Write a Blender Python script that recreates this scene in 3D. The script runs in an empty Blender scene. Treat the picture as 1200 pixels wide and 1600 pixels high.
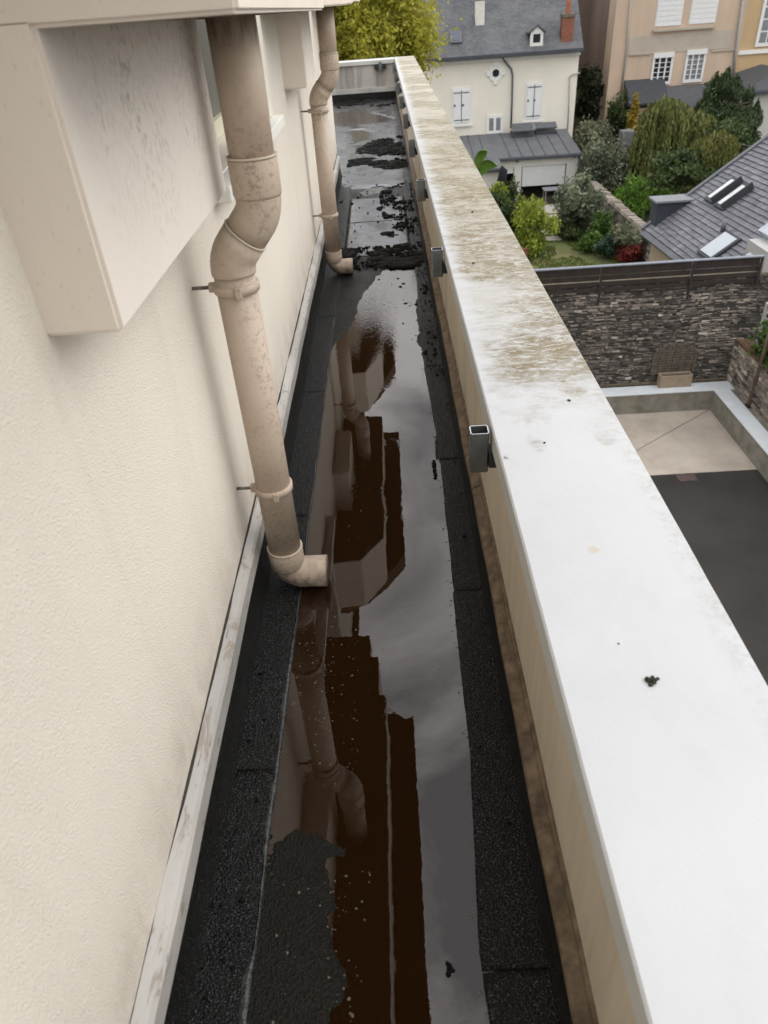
import bpy, bmesh, math, random
import numpy as np
from mathutils import Vector, Matrix
random.seed(7); RNG = np.random.default_rng(11)
S = bpy.context.scene
COL = S.collection

# ------------------------------------------------------------------ camera
CAM_Z = 1.5
F_PX, CX, CY = 1110.0, 600.0, 800.0
def _n(v): return v / np.linalg.norm(v)
def _cv(p): return _n(np.array([(p[0]-CX)/F_PX, -(p[1]-CY)/F_PX, -1.0]))
_dy = _cv((588, -17)); _dn = _cv((714, 2310))
_up = _n(-(_dn - (_dn @ _dy)*_dy)); _dx = np.cross(_dy, _up)
RW = np.stack([_dx, _dy, _up])                     # camera axes -> world
cam_d = bpy.data.cameras.new('camera'); cam = bpy.data.objects.new('camera', cam_d); COL.objects.link(cam)
m4 = Matrix([[*RW[0], 0], [*RW[1], 0], [*RW[2], CAM_Z], [0, 0, 0, 1]])
cam.matrix_world = m4
cam_d.sensor_fit = 'HORIZONTAL'; cam_d.sensor_width = 36; cam_d.lens = 36*F_PX/1200
cam_d.clip_start = 0.05; cam_d.clip_end = 2000
cam_d.dof.use_dof = True; cam_d.dof.focus_distance = 2.6; cam_d.dof.aperture_fstop = 7.5
S.camera = cam
S.cycles.max_bounces = 7; S.cycles.diffuse_bounces = 3; S.cycles.glossy_bounces = 4; S.cycles.transparent_max_bounces = 8

# ------------------------------------------------------------------ sky, sun, exposure
W = bpy.data.worlds.new('World'); S.world = W; W.use_nodes = True
nt = W.node_tree; nt.nodes.clear()
def wn(t, **k):
    n = nt.nodes.new(t)
    for a, b in k.items(): setattr(n, a, b)
    return n
SUN_EL, SUN_AZ = math.radians(42), math.radians(84)      # azimuth from +Y towards +X
out = wn('ShaderNodeOutputWorld'); bg = wn('ShaderNodeBackground')
sky = wn('ShaderNodeTexSky', sky_type='NISHITA', sun_disc=False); sky.sun_elevation = SUN_EL; sky.sun_rotation = SUN_AZ
tc = wn('ShaderNodeTexCoord')
mp = wn('ShaderNodeMapping'); mp.inputs['Scale'].default_value = (1.0, 1.0, 1.7); mp.inputs['Location'].default_value = (-2.64, -3.968, -1.039)
nz = wn('ShaderNodeTexNoise'); nz.inputs['Scale'].default_value = 3.4; nz.inputs['Detail'].default_value = 7; nz.inputs['Roughness'].default_value = .55; nz.inputs['Distortion'].default_value = .5
cr = wn('ShaderNodeValToRGB')
cr.color_ramp.elements[0].position = .40; cr.color_ramp.elements[0].color = (.34, .345, .37, 1)
cr.color_ramp.elements[1].position = .62; cr.color_ramp.elements[1].color = (1.0, .99, .98, 1)
vm = wn('ShaderNodeVectorMath', operation='SCALE'); vm.inputs['Scale'].default_value = 15.8
mx = wn('ShaderNodeMixRGB'); mx.inputs['Fac'].default_value = .9
L = nt.links.new
L(tc.outputs['Generated'], mp.inputs['Vector']); L(mp.outputs[0], nz.inputs['Vector']); L(nz.outputs['Fac'], cr.inputs['Fac'])
sx = wn('ShaderNodeSeparateXYZ'); gr_ = wn('ShaderNodeMapRange'); vm2 = wn('ShaderNodeVectorMath', operation='SCALE')   # overcast sky: brighter towards the zenith
gr_.inputs['From Min'].default_value = 0; gr_.inputs['From Max'].default_value = 1; gr_.inputs['To Min'].default_value = .85; gr_.inputs['To Max'].default_value = 1.6
L(tc.outputs['Generated'], sx.inputs[0]); L(sx.outputs['Z'], gr_.inputs['Value']); L(cr.outputs['Color'], vm2.inputs[0]); L(gr_.outputs[0], vm2.inputs['Scale']); L(vm2.outputs[0], vm.inputs[0]); L(sky.outputs[0], mx.inputs['Color1']); L(vm.outputs[0], mx.inputs['Color2'])
L(mx.outputs[0], bg.inputs['Color']); bg.inputs['Strength'].default_value = .1; L(bg.outputs[0], out.inputs['Surface'])

sun_d = bpy.data.lights.new('sun', 'SUN'); sun = bpy.data.objects.new('sun', sun_d); COL.objects.link(sun)
sun_d.energy = .95; sun_d.angle = math.radians(55); sun_d.color = (1, .96, .9)
sd = Vector((math.cos(SUN_EL)*math.sin(SUN_AZ), math.cos(SUN_EL)*math.cos(SUN_AZ), math.sin(SUN_EL)))
sun.rotation_euler = sd.to_track_quat('Z', 'Y').to_euler(); sun.location = sd*30
S.view_settings.view_transform = 'Standard'; S.view_settings.look = 'None'; S.view_settings.gamma = 1
S.view_settings.exposure = 0.44; S.view_settings.use_curve_mapping = False

# ------------------------------------------------------------------ pixel -> place
def ray(px, py): return RW @ np.array([(px-CX)/F_PX, -(py-CY)/F_PX, -1.0])
O = np.array([0, 0, CAM_Z])
def at_z(px, py, z): r = ray(px, py); return O + r*(z-CAM_Z)/r[2]
def at_y(px, py, y): r = ray(px, py); return O + r*y/r[1]
def at_x(px, py, x): r = ray(px, py); return O + r*x/r[0]
def at_plane(px, py, p, n): r = ray(px, py); n = np.array(n); return O + r*((np.array(p)-O) @ n)/(r @ n)

# ------------------------------------------------------------------ materials
def newmat(name):
    m = bpy.data.materials.new(name); m.use_nodes = True
    t = m.node_tree; b = t.nodes['Principled BSDF']
    return m, t, b
class NT:
    def __init__(s, t): s.t = t
    def n(s, typ, ins=None, **k):
        n = s.t.nodes.new(typ)
        for a, b in k.items(): setattr(n, a, b)
        for a, b in (ins or {}).items(): s.set(n, a, b)
        return n
    def set(s, n, a, v):
        i = n.inputs[a]
        if isinstance(v, bpy.types.NodeSocket): s.t.links.new(v, i)
        else: i.default_value = v
    def coord(s, scale=(1, 1, 1), rot=(0, 0, 0), src='Object'):
        c = s.n('ShaderNodeTexCoord'); m = s.n('ShaderNodeMapping', {'Vector': c.outputs[src], 'Scale': scale, 'Rotation': rot}); return m.outputs[0]
    def noise(s, scale, vec=None, detail=4, rough=.55, dist=0):
        n = s.n('ShaderNodeTexNoise', {'Scale': scale, 'Detail': detail, 'Roughness': rough, 'Distortion': dist})
        if vec is not None: s.set(n, 'Vector', vec)
        else: s.set(n, 'Vector', s.coord())
        return n.outputs['Fac']
    def ramp(s, fac, stops):
        r = s.n('ShaderNodeValToRGB', {'Fac': fac}); e = r.color_ramp.elements
        while len(e) < len(stops): e.new(.5)
        for el, (p, c) in zip(e, stops):
            el.position = p; el.color = (c, c, c, 1) if isinstance(c, (int, float)) else (*c, 1)
        return r.outputs['Color']
    def mix(s, fac, a, b, mode='MIX'):
        n = s.n('ShaderNodeMixRGB', {'Fac': fac}, blend_type=mode)
        for k, v in (('Color1', a), ('Color2', b)):
            s.set(n, k, v if isinstance(v, bpy.types.NodeSocket) else (*v, 1))
        return n.outputs[0]
    def math(s, op, a, b=0.0, clamp=False):
        n = s.n('ShaderNodeMath', operation=op, use_clamp=clamp); s.set(n, 0, a); s.set(n, 1, b); return n.outputs[0]
    def mapr(s, v, a, b, c=0.0, d=1.0):
        n = s.n('ShaderNodeMapRange', {'Value': v, 'From Min': a, 'From Max': b, 'To Min': c, 'To Max': d}); return n.outputs[0]
    def sep(s, src='Object'):
        c = s.n('ShaderNodeTexCoord'); x = s.n('ShaderNodeSeparateXYZ', {'Vector': c.outputs[src]}); return x.outputs
    def bump(s, h, strength=.5, dist=.01, normal=None):
        n = s.n('ShaderNodeBump', {'Height': h, 'Strength': strength, 'Distance': dist})
        if normal is not None: s.set(n, 'Normal', normal)
        return n.outputs[0]
MATS = {}
def plain(name, col, rough=.75, var=.12, vs=6, bump=0, bs=60, bd=.004, spec=.35, dirt=None, ds=3, damt=.5, metallic=0, streak=False):
    """plain surface: base colour, soft mottling, optional dirt colour and fine relief"""
    if name in MATS: return MATS[name]
    m, t, b = newmat(name); g = NT(t)
    n1 = g.noise(vs, g.coord(), 5)
    lo = tuple(c*(1-var) for c in col); hi = tuple(min(1, c*(1+var)) for c in col)
    c = g.ramp(n1, [(.3, lo), (.7, hi)])
    if dirt:
        n2 = g.noise(ds, g.coord((1, 1, .12) if streak else (1, 1, 1)), 7, .65)
        c = g.mix(g.math('MULTIPLY', g.ramp(n2, [(.45, 0.0), (.72, 1.0)]), damt), c, dirt)
    t.links.new(c, b.inputs['Base Color'])
    b.inputs['Roughness'].default_value = rough; b.inputs['Specular IOR Level'].default_value = spec; b.inputs['Metallic'].default_value = metallic
    if bump:
        t.links.new(g.bump(g.noise(bs, g.coord(), 4), bump, bd), b.inputs['Normal'])
    MATS[name] = m; return m
def attr_mat(name, stops, rough=.8, attr='v', spec=.3, bump=0, bs=40, trans=0):
    """colour picked per piece by the face attribute v"""
    if name in MATS: return MATS[name]
    m, t, b = newmat(name); g = NT(t)
    a = g.n('ShaderNodeAttribute', attribute_name=attr)
    c = g.ramp(a.outputs['Fac'], stops)
    c = g.mix(1.0, c, g.ramp(g.noise(bs*.5, g.coord(), 3), [(.3, .75), (.7, 1.15)]), 'MULTIPLY')
    t.links.new(c, b.inputs['Base Color'])
    b.inputs['Roughness'].default_value = rough; b.inputs['Specular IOR Level'].default_value = spec
    if bump: t.links.new(g.bump(g.noise(bs, g.coord(), 4), bump, .02), b.inputs['Normal'])
    if trans:
        tr = g.n('ShaderNodeBsdfTranslucent', {'Color': c}); ms = g.n('ShaderNodeMixShader', {'Fac': trans})
        t.links.new(b.outputs[0], ms.inputs[1]); t.links.new(tr.outputs[0], ms.inputs[2])
        t.links.new(ms.outputs[0], t.nodes['Material Output'].inputs['Surface'])
    MATS[name] = m; return m

# stucco of the near building
def stucco(name, col, grain=1.0, streaks=.25):
    m, t, b = newmat(name); g = NT(t)
    big = g.noise(1.3, g.coord(), 5)
    c = g.ramp(big, [(.3, tuple(x*.93 for x in col)), (.7, tuple(min(1, x*1.04) for x in col))])
    st = g.noise(9, g.coord((1, 1, .06)), 5, .6)
    c = g.mix(g.math('MULTIPLY', g.ramp(st, [(.52, 0.0), (.78, 1.0)]), streaks), c, (.33, .29, .22))
    spl = g.math('MULTIPLY', g.mapr(g.sep()[2], .42, .2), g.ramp(g.noise(11, g.coord((1, 1, .6)), 7, .7), [(.42, 0.0), (.7, 1.0)]))
    c = g.mix(g.math('MULTIPLY', spl, .45), c, (.27, .22, .16))
    sp = g.noise(160, g.coord((1, 1, .5)), 2)
    c = g.mix(g.math('MULTIPLY', g.ramp(sp, [(.66, 0.0), (.76, 1.0)]), .25), c, (.3, .25, .2))
    t.links.new(c, b.inputs['Base Color']); b.inputs['Roughness'].default_value = .9; b.inputs['Specular IOR Level'].default_value = .2
    v = g.n('ShaderNodeTexVoronoi', {'Scale': 270.0, 'Vector': g.coord()}, feature='SMOOTH_F1')
    h = g.math('ADD', g.math('MULTIPLY', v.outputs['Distance'], .6), g.noise(330, g.coord(), 3))
    h = g.math('ADD', h, g.math('MULTIPLY', g.noise(45, g.coord(), 3), .2))
    t.links.new(g.bump(h, .6*grain, .005), b.inputs['Normal'])
    MATS[name] = m; return m
M_WALL = stucco('cream stucco', (.78, .725, .63), 1.05, .10)
M_PIL = stucco('painted concrete', (.82, .735, .64), .12, .1)

def pil_face_mat():
    m, t, b = newmat('weathered painted concrete'); g = NT(t)
    c = g.ramp(g.noise(2, g.coord(), 5), [(.3, (.74, .675, .60)), (.7, (.80, .735, .66))])
    X, Y, Z = g.sep()
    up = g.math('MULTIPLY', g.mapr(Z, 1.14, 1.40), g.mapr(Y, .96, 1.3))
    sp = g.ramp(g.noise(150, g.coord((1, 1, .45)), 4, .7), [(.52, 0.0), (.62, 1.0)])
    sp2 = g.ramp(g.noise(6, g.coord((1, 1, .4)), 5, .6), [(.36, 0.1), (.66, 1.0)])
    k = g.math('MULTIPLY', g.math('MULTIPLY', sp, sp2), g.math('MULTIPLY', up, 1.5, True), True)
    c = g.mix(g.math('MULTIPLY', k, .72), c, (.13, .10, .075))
    t.links.new(c, b.inputs['Base Color']); b.inputs['Roughness'].default_value = .85; b.inputs['Specular IOR Level'].default_value = .2
    t.links.new(g.bump(g.noise(120, g.coord(), 4), .18, .004), b.inputs['Normal'])
    return m
M_PILF = pil_face_mat()

def pipe_mat():
    m, t, b = newmat('beige pvc'); g = NT(t)
    c = g.ramp(g.noise(5, g.coord(), 4), [(.3, (.46, .36, .275)), (.7, (.53, .435, .34))])
    sp = g.ramp(g.noise(75, g.coord(), 5, .75), [(.50, 0.0), (.60, 1.0)])
    pa = g.ramp(g.noise(7, g.coord((1, 1, .5)), 4, .6), [(.40, 0.08), (.60, 1.0)])
    c = g.mix(g.math('MULTIPLY', g.math('MULTIPLY', sp, pa), .55), c, (.18, .13, .085))
    w = g.ramp(g.noise(180, g.coord(), 2), [(.7, 0.0), (.76, 1.0)])
    c = g.mix(g.math('MULTIPLY', w, .4), c, (.55, .48, .40))
    Z = g.sep()[2]
    foot = g.math('MULTIPLY', g.mapr(Z, .13, .01), g.ramp(g.noise(28, g.coord(), 5, .7), [(.4, 0.0), (.6, 1.0)]))
    c = g.mix(g.math('MULTIPLY', foot, .85), c, (.05, .035, .022))
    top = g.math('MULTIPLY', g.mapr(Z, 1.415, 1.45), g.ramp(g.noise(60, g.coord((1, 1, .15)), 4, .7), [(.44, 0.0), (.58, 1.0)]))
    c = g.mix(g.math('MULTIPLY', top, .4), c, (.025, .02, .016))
    t.links.new(c, b.inputs['Base Color'])
    t.links.new(g.ramp(g.noise(14, g.coord(), 4), [(.3, .42), (.7, .62)]), b.inputs['Roughness'])
    t.links.new(g.bump(g.noise(200, g.coord(), 3), .08, .002), b.inputs['Normal'])
    return m
M_PIPE = pipe_mat()
M_RING = plain('pale pvc rubber edge', (.58, .50, .40), .5, .1, 30)
M_ROD = plain('rusty steel rod', (.10, .085, .065), .55, .5, 60, .3, 200, .002, dirt=(.5, .47, .4), ds=20, damt=.6)

def flash_mat():
    m, t, b = newmat('peeling painted zinc'); g = NT(t)
    c = g.ramp(g.noise(6, g.coord((1, .3, 1)), 5), [(.3, (.34, .33, .31)), (.7, (.53, .51, .475))])
    p1 = g.ramp(g.noise(10, g.coord((3, .8, 2)), 9, .7, 1.0), [(.55, 0.0), (.60, 1.0)])
    c = g.mix(g.math('MULTIPLY', p1, .8), c, (.30, .245, .19))
    p2 = g.ramp(g.noise(22, g.coord((3, .5, 3)), 6, .7), [(.62, 0.0), (.68, 1.0)])
    c = g.mix(g.math('MULTIPLY', p2, .8), c, (.10, .075, .06))
    t.links.new(c, b.inputs['Base Color']); b.inputs['Roughness'].default_value = .5
    t.links.new(g.bump(g.math('ADD', p1, g.noise(60, g.coord(), 3)), .3, .003), b.inputs['Normal'])
    return m
M_FLASH = flash_mat()
M_SEAL = plain('dark sealant gap', (.05, .042, .035), .8, .4, 40)

def bitumen(name, col=(.005, .005, .005), rlo=.10, rhi=.28, grain=1.0, brown=0.0, sub=False):
    m, t, b = newmat(name); g = NT(t)
    n1 = g.noise(3.2, g.coord((1, .7, 1)), 6, .6)
    c = g.ramp(n1, [(.25, tuple(x*.6 for x in col)), (.75, tuple(x*1.5 for x in col))])
    c = g.mix(g.math('MULTIPLY', g.ramp(g.noise(7, g.coord(), 4), [(.45, 0.0), (.7, 1.0)]), .4), c, (.009, .009, .004))
    if brown: c = g.mix(brown, c, (.007, .0055, .0025))
    sp = g.ramp(g.noise(330, g.coord(), 1), [(.62, 0.0), (.66, 1.0)])  # pale grain specks: glints of the wet grains put into the colour
    c = g.mix(g.math('MULTIPLY', sp, .12 if sub else .5), c, (.15, .15, .155))
    t.links.new(c, b.inputs['Base Color'])
    t.links.new(g.mapr(g.noise(4.5, g.coord((1, .6, 1)), 6, .65), .32, .66, rlo, rhi), b.inputs['Roughness'])
    b.inputs['Specular IOR Level'].default_value = .24
    if sub: t.links.new(g.mapr(g.sep()[2], .0032, .0044, 03e-2, .22), b.inputs['Specular IOR Level'])      # wet sheen only where it stands out of the water
    h = g.math('ADD', g.noise(240, g.coord(), 3, .7), g.math('MULTIPLY', g.noise(30, g.coord((1, .8, 1)), 4), .8))
    v = g.n('ShaderNodeTexVoronoi', {'Scale': 190.0, 'Vector': g.coord()})
    h = g.math('ADD', h, g.math('MULTIPLY', v.outputs['Distance'], .8))
    t.links.new(g.bump(h, .9*min(grain, 1.1), 0.0034 if grain > .4 else .0016), b.inputs['Normal'])
    MATS[name] = m; return m
M_BIT = bitumen('wet mineral bitumen')
M_BITR = bitumen('granular bitumen strip', (.005, .005, .005), .12, .30, 1.5)
M_BITF = bitumen('smooth wet bitumen', (.012, .0125, .014), .04, .44, .09); M_BITF.node_tree.nodes['Principled BSDF'].inputs['Specular IOR Level'].default_value = .6
M_BITW = bitumen('submerged bitumen', (.005, .0042, .0022), .25, .5, .9, .4, True)
M_UPST = bitumen('bitumen upstand', (.009, .009, .0085), .3, .6, .6)

def water_mat():
    m, t, b = newmat('brown rain water'); g = NT(t); t.nodes.remove(b)
    X, Y, Z = g.sep()
    rip = g.noise(55, g.coord((1, 1.6, 1)), 2)
    zone = g.math('ADD', g.mapr(Y, 3.2, 4.2), g.math('MULTIPLY', g.ramp(g.noise(3.1, g.coord(), 2), [(.56, 0.0), (.68, 1.0)]), .28), True)
    h = g.math('MULTIPLY', rip, zone)
    h = g.math('ADD', h, g.math('MULTIPLY', g.noise(11, g.coord(), 3), .11))
    nb = g.bump(h, .16, .006)
    fr = g.n('ShaderNodeFresnel', {'IOR': 1.62, 'Normal': nb})
    gl = g.n('ShaderNodeBsdfGlossy', {'Roughness': .012, 'Color': (1, .97, .95, 1), 'Normal': nb})
    t0 = g.n('ShaderNodeBsdfTransparent', {'Color': (.42, .22, .09, 1)}); df = g.n('ShaderNodeBsdfDiffuse', {'Color': (.034, .014, .0035, 1)})      # silt in the water
    tr = g.n('ShaderNodeMixShader', {'Fac': .45}); t.links.new(t0.outputs[0], tr.inputs[1]); t.links.new(df.outputs[0], tr.inputs[2])
    ms = g.n('ShaderNodeMixShader', {'Fac': fr.outputs[0]})
    t.links.new(tr.outputs[0], ms.inputs[1]); t.links.new(gl.outputs[0], ms.inputs[2])
    t.links.new(ms.outputs[0], t.nodes['Material Output'].inputs['Surface'])
    return m
M_WATER = water_mat()
M_MUD = plain('black wet mud', (.0075, .007, .006), .75, .5, 40, .8, 160, .008, .15)
M_BUB = plain('water bubble skin', (.11, .09, .07), .12, .2, 30, spec=.8)

def coping_mat():
    m, t, b = newmat('white coping paint with lichen'); g = NT(t)
    X, Y, Z = g.sep()
    base = g.ramp(g.noise(2.5, g.coord(), 4), [(.3, (.53, .537, .545)), (.7, (.57, .577, .585))])
    # lichen runs across the coping, from about 1.7 m on; a cleaner margin along the inner lip
    wob = g.math('MULTIPLY', g.math('SUBTRACT', g.noise(7, g.coord((1.5, 1, 1)), 4), .5), .9)
    start = g.mapr(g.math('ADD', Y, wob), 1.62, 1.86)
    band = g.ramp(g.noise(3.0, g.coord((.6, 1, 1)), 5, .6), [(.40, .22), (.53, 1.0)])
    st = g.ramp(g.noise(12, g.coord((.85, 2.1, 1)), 12, .80, 1.6), [(.43, 0.0), (.52, 1.0)])
    st2 = g.ramp(g.noise(70, g.coord((.8, 1.7, 1)), 6, .75), [(.46, 0.0), (.58, 1.0)])
    margin = g.mapr(g.math('ADD', X, g.math('MULTIPLY', g.math('SUBTRACT', g.noise(20, g.coord((.3, 1, 1)), 3), .5), .16)), .25, .31)
    k = g.math('MULTIPLY', g.math('MULTIPLY', g.math('ADD', g.math('MULTIPLY', st, .85), g.math('MULTIPLY', st2, .45)), band), g.math('MULTIPLY', start, margin), True)
    patch = g.ramp(g.noise(9, g.coord((.8, 1.2, 1)), 6, .65), [(.36, .55), (.54, 1.0)]); k = g.math('MULTIPLY', k, patch)
    lc = g.mix(g.noise(5, g.coord((1, 2, 1)), 5), (.24, .165, .07), (.13, .115, .045))
    veil = g.math('MULTIPLY', g.math('MULTIPLY', start, margin), g.math('MULTIPLY', g.mapr(Y, 1.7, 4.5), .60))
    c = g.mix(veil, base, (.47, .42, .29))
    c = g.mix(g.math('MULTIPLY', k, .95), c, lc)
    dk = g.ramp(g.noise(45, g.coord((.8, 1.8, 1)), 8, .85), [(.58, 0.0), (.68, 1.0)])
    c = g.mix(g.math('MULTIPLY', g.math('MULTIPLY', dk, start), .45), c, (.10, .08, .045))
    film = g.ramp(g.noise(4.5, g.coord((1, .6, 1)), 9, .7, .8), [(.45, 0.0), (.75, 1.0)])
    c = g.mix(g.math('MULTIPLY', film, .22), c, (.40, .39, .365))
    # grime along the outer edge
    oe = g.math('MULTIPLY', g.mapr(X, .515, .572), g.ramp(g.noise(42, g.coord(), 6, .75), [(.45, 0.0), (.66, 1.0)]))
    c = g.mix(g.math('MULTIPLY', oe, .5), c, (.30, .27, .22))
    # rare tan spots on the clean part
    spot = g.ramp(g.noise(13, g.coord((1, 1.4, 1)), 3), [(.74, 0.0), (.78, 1.0)])
    c = g.mix(g.math('MULTIPLY', spot, .5), c, (.55, .42, .28))
    sp_ = at_z(928, 858, .56); dv = g.n('ShaderNodeVectorMath', {0: g.coord(), 1: (float(sp_[0]), float(sp_[1]), .56)}, operation='DISTANCE')
    ring = g.math('ADD', dv.outputs['Value'], g.math('MULTIPLY', g.math('SUBTRACT', g.noise(60, g.coord((.7, 1.2, 1)), 5, .6), .5), .03))
    c = g.mix(g.math('MULTIPLY', g.mapr(ring, .014, .007), .5), c, (.50, .38, .25))
    t.links.new(c, b.inputs['Base Color'])
    b.inputs['Roughness'].default_value = .6; b.inputs['Specular IOR Level'].default_value = .3
    h = g.math('ADD', g.noise(140, g.coord(), 4), g.math('MULTIPLY', k, .6))
    t.links.new(g.bump(h, .22, .003), b.inputs['Normal'])
    return m
M_COP = coping_mat()

def parapet_mat():
    m, t, b = newmat('stained parapet render'); g = NT(t)
    c = g.ramp(g.noise(3, g.coord(), 4), [(.3, (.58, .50, .39)), (.7, (.68, .595, .475))])
    s1 = g.ramp(g.noise(22, g.coord((1, 1, .07)), 6, .65), [(.42, 0.0), (.75, 1.0)])
    c = g.mix(g.math('MULTIPLY', s1, .28), c, (.34, .26, .17))
    s2 = g.ramp(g.noise(2.2, g.coord((1, 1, .15)), 5, .6), [(.55, 0.0), (.72, 1.0)])
    c = g.mix(g.math('MULTIPLY', s2, .6), c, (.17, .135, .09))
    t.links.new(c, b.inputs['Base Color']); b.inputs['Roughness'].default_value = .85; b.inputs['Specular IOR Level'].default_value = .2
    t.links.new(g.bump(g.noise(90, g.coord(), 4), .25, .004), b.inputs['Normal'])
    return m
M_PARA = parapet_mat()
M_ENDW = plain('grey stained render', (.52, .49, .44), .88, .1, 3, .2, 90, .004, dirt=(.10, .085, .065), ds=5, damt=.8, streak=True)
M_PFL = plain('rusty brown flashing', (.20, .145, .095), .75, .35, 30, .6, 150, .004, dirt=(.055, .04, .028), ds=22, damt=.85)
M_LIP = plain('coping lip paint', (.55, .54, .51), .55, .08, 4)
M_GALV = plain('galvanised steel', (.20, .21, .215), .42, .22, 18, .1, 60, .002, .5, metallic=.75, dirt=(.12, .125, .125), ds=14, damt=.6)
M_GALVE = plain('bright cut steel edge', (.62, .64, .65), .35, .1, 30, metallic=.6)
M_GALVP = plain('dark steel plate', (.035, .036, .038), .5, .3, 20)

# ------------------------------------------------------------------ mesh helpers
def link(o, parent=None):
    COL.objects.link(o)
    if parent is not None: o.parent = parent
    return o
def mesh_obj(name, verts, faces, mat=None, parent=None, smooth=False, vals=None):
    me = bpy.data.meshes.new(name)
    me.from_pydata([tuple(map(float, v)) for v in verts], [], [tuple(map(int, f)) for f in faces]); me.update()
    if mat: me.materials.append(mat)
    if smooth: me.polygons.foreach_set('use_smooth', [True]*len(me.polygons))
    if vals is not None:
        a = me.attributes.new('v', 'FLOAT', 'FACE'); a.data.foreach_set('value', list(map(float, vals)))
    return link(bpy.data.objects.new(name, me), parent)
def bm_obj(name, bm, mat=None, parent=None, smooth=False):
    me = bpy.data.meshes.new(name); bm.to_mesh(me); bm.free()
    if mat: me.materials.append(mat)
    if smooth: me.polygons.foreach_set('use_smooth', [True]*len(me.polygons))
    return link(bpy.data.objects.new(name, me), parent)
def box(name, a, b, mat, parent=None, bevel=0.0, seg=2):
    bm = bmesh.new(); bmesh.ops.create_cube(bm, size=1)
    lo = [min(a[i], b[i]) for i in range(3)]; hi = [max(a[i], b[i]) for i in range(3)]
    for v in bm.verts: v.co = Vector([lo[i] if v.co[i] < 0 else hi[i] for i in range(3)])
    if bevel: bmesh.ops.bevel(bm, geom=bm.edges[:], offset=bevel, segments=seg, affect='EDGES', profile=.6)
    return bm_obj(name, bm, mat, parent)
def prism(name, poly, ext, mat, parent=None, bevel=0.0):
    """poly: list of 3D points of one flat face, extruded by the vector ext"""
    bm = bmesh.new(); vs = [bm.verts.new(tuple(p)) for p in poly]; f = bm.faces.new(vs)
    r = bmesh.ops.extrude_face_region(bm, geom=[f]); nv = [e for e in r['geom'] if isinstance(e, bmesh.types.BMVert)]
    bmesh.ops.translate(bm, verts=nv, vec=Vector(ext)); bmesh.ops.recalc_face_normals(bm, faces=bm.faces[:])
    if bevel: bmesh.ops.bevel(bm, geom=bm.edges[:], offset=bevel, segments=2, affect='EDGES')
    return bm_obj(name, bm, mat, parent)
def sweep(path, radii, seg=20, cap=True, up=None):
    path = [Vector(p) for p in path]; vs = []; fs = []; n = len(path)
    if not hasattr(radii, '__len__'): radii = [radii]*n
    ref = Vector((0, 1, 0)) if up is None else Vector(up)
    for i, p in enumerate(path):
        tg = (path[min(i+1, n-1)] - path[max(i-1, 0)])
        tg = tg.normalized() if tg.length > 1e-9 else Vector((0, 0, 1))
        r = ref if abs(tg.dot(ref)) < .95 else Vector((1, 0, 0))
        u = tg.cross(r).normalized(); w = u.cross(tg).normalized()
        for k in range(seg):
            a = 2*math.pi*k/seg; vs.append(p + (u*math.cos(a) + w*math.sin(a))*radii[i])
    for i in range(n-1):
        for k in range(seg):
            fs.append((i*seg+k, i*seg+(k+1) % seg, (i+1)*seg+(k+1) % seg, (i+1)*seg+k))
    if cap: fs.append(tuple(range(seg-1, -1, -1))); fs.append(tuple(range((n-1)*seg, n*seg)))
    return vs, fs
def tube(name, path, r, mat, parent=None, seg=20, cap=True):
    vs, fs = sweep(path, r, seg, cap); o = mesh_obj(name, vs, fs, mat, parent)
    me = o.data; me.polygons.foreach_set('use_smooth', [len(p.vertices) == 4 for p in me.polygons]); return o
def empty(name, loc=(0, 0, 0)):
    o = bpy.data.objects.new(name, None); o.empty_display_size = .1; COL.objects.link(o); o.location = (0, 0, 0); return o
def tag(o, label, cat, group=None):
    o['label'] = label; o['category'] = cat
    if group: o['group'] = group
    return o
def struct(o): o['kind'] = 'structure'; return o
def stuff(o): o['kind'] = 'stuff'; return o
def vnoise(x, y, seed=0):
    """cheap smooth value noise on arrays"""
    xi = np.floor(x).astype(int); yi = np.floor(y).astype(int); fx = x-xi; fy = y-yi
    fx = fx*fx*(3-2*fx); fy = fy*fy*(3-2*fy)
    def h(a, b):
        n = (a*374761393 + b*668265263 + seed*974711) & 0x7fffffff
        n = ((n ^ (n >> 13))*1274126177) & 0x7fffffff
        return ((n ^ (n >> 16)) & 0xffff)/65535.0
    return (h(xi, yi)*(1-fx)+h(xi+1, yi)*fx)*(1-fy) + (h(xi, yi+1)*(1-fx)+h(xi+1, yi+1)*fx)*fy
def fbm(x, y, seed=0, o=4):
    s = 0; a = .5
    for i in range(o): s = s + a*vnoise(x*2**i, y*2**i, seed+i); a *= .5
    return s
def in_poly(x, y, poly):
    inside = np.zeros(x.shape, bool); n = len(poly)
    for i in range(n):
        x0, y0 = poly[i]; x1, y1 = poly[(i+1) % n]
        c = ((y0 > y) != (y1 > y)) & (x < (x1-x0)*(y-y0)/(y1-y0+1e-12)+x0); inside ^= c
    return inside
def dist_poly(x, y, poly):
    d = np.full(x.shape, 1e9); n = len(poly)
    for i in range(n):
        ax, ay = poly[i]; bx, by = poly[(i+1) % n]; ux, uy = bx-ax, by-ay
        t = np.clip(((x-ax)*ux+(y-ay)*uy)/(ux*ux+uy*uy+1e-12), 0, 1)
        d = np.minimum(d, np.hypot(x-ax-t*ux, y-ay-t*uy))
    return np.where(in_poly(x, y, poly), -d, d)
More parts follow.
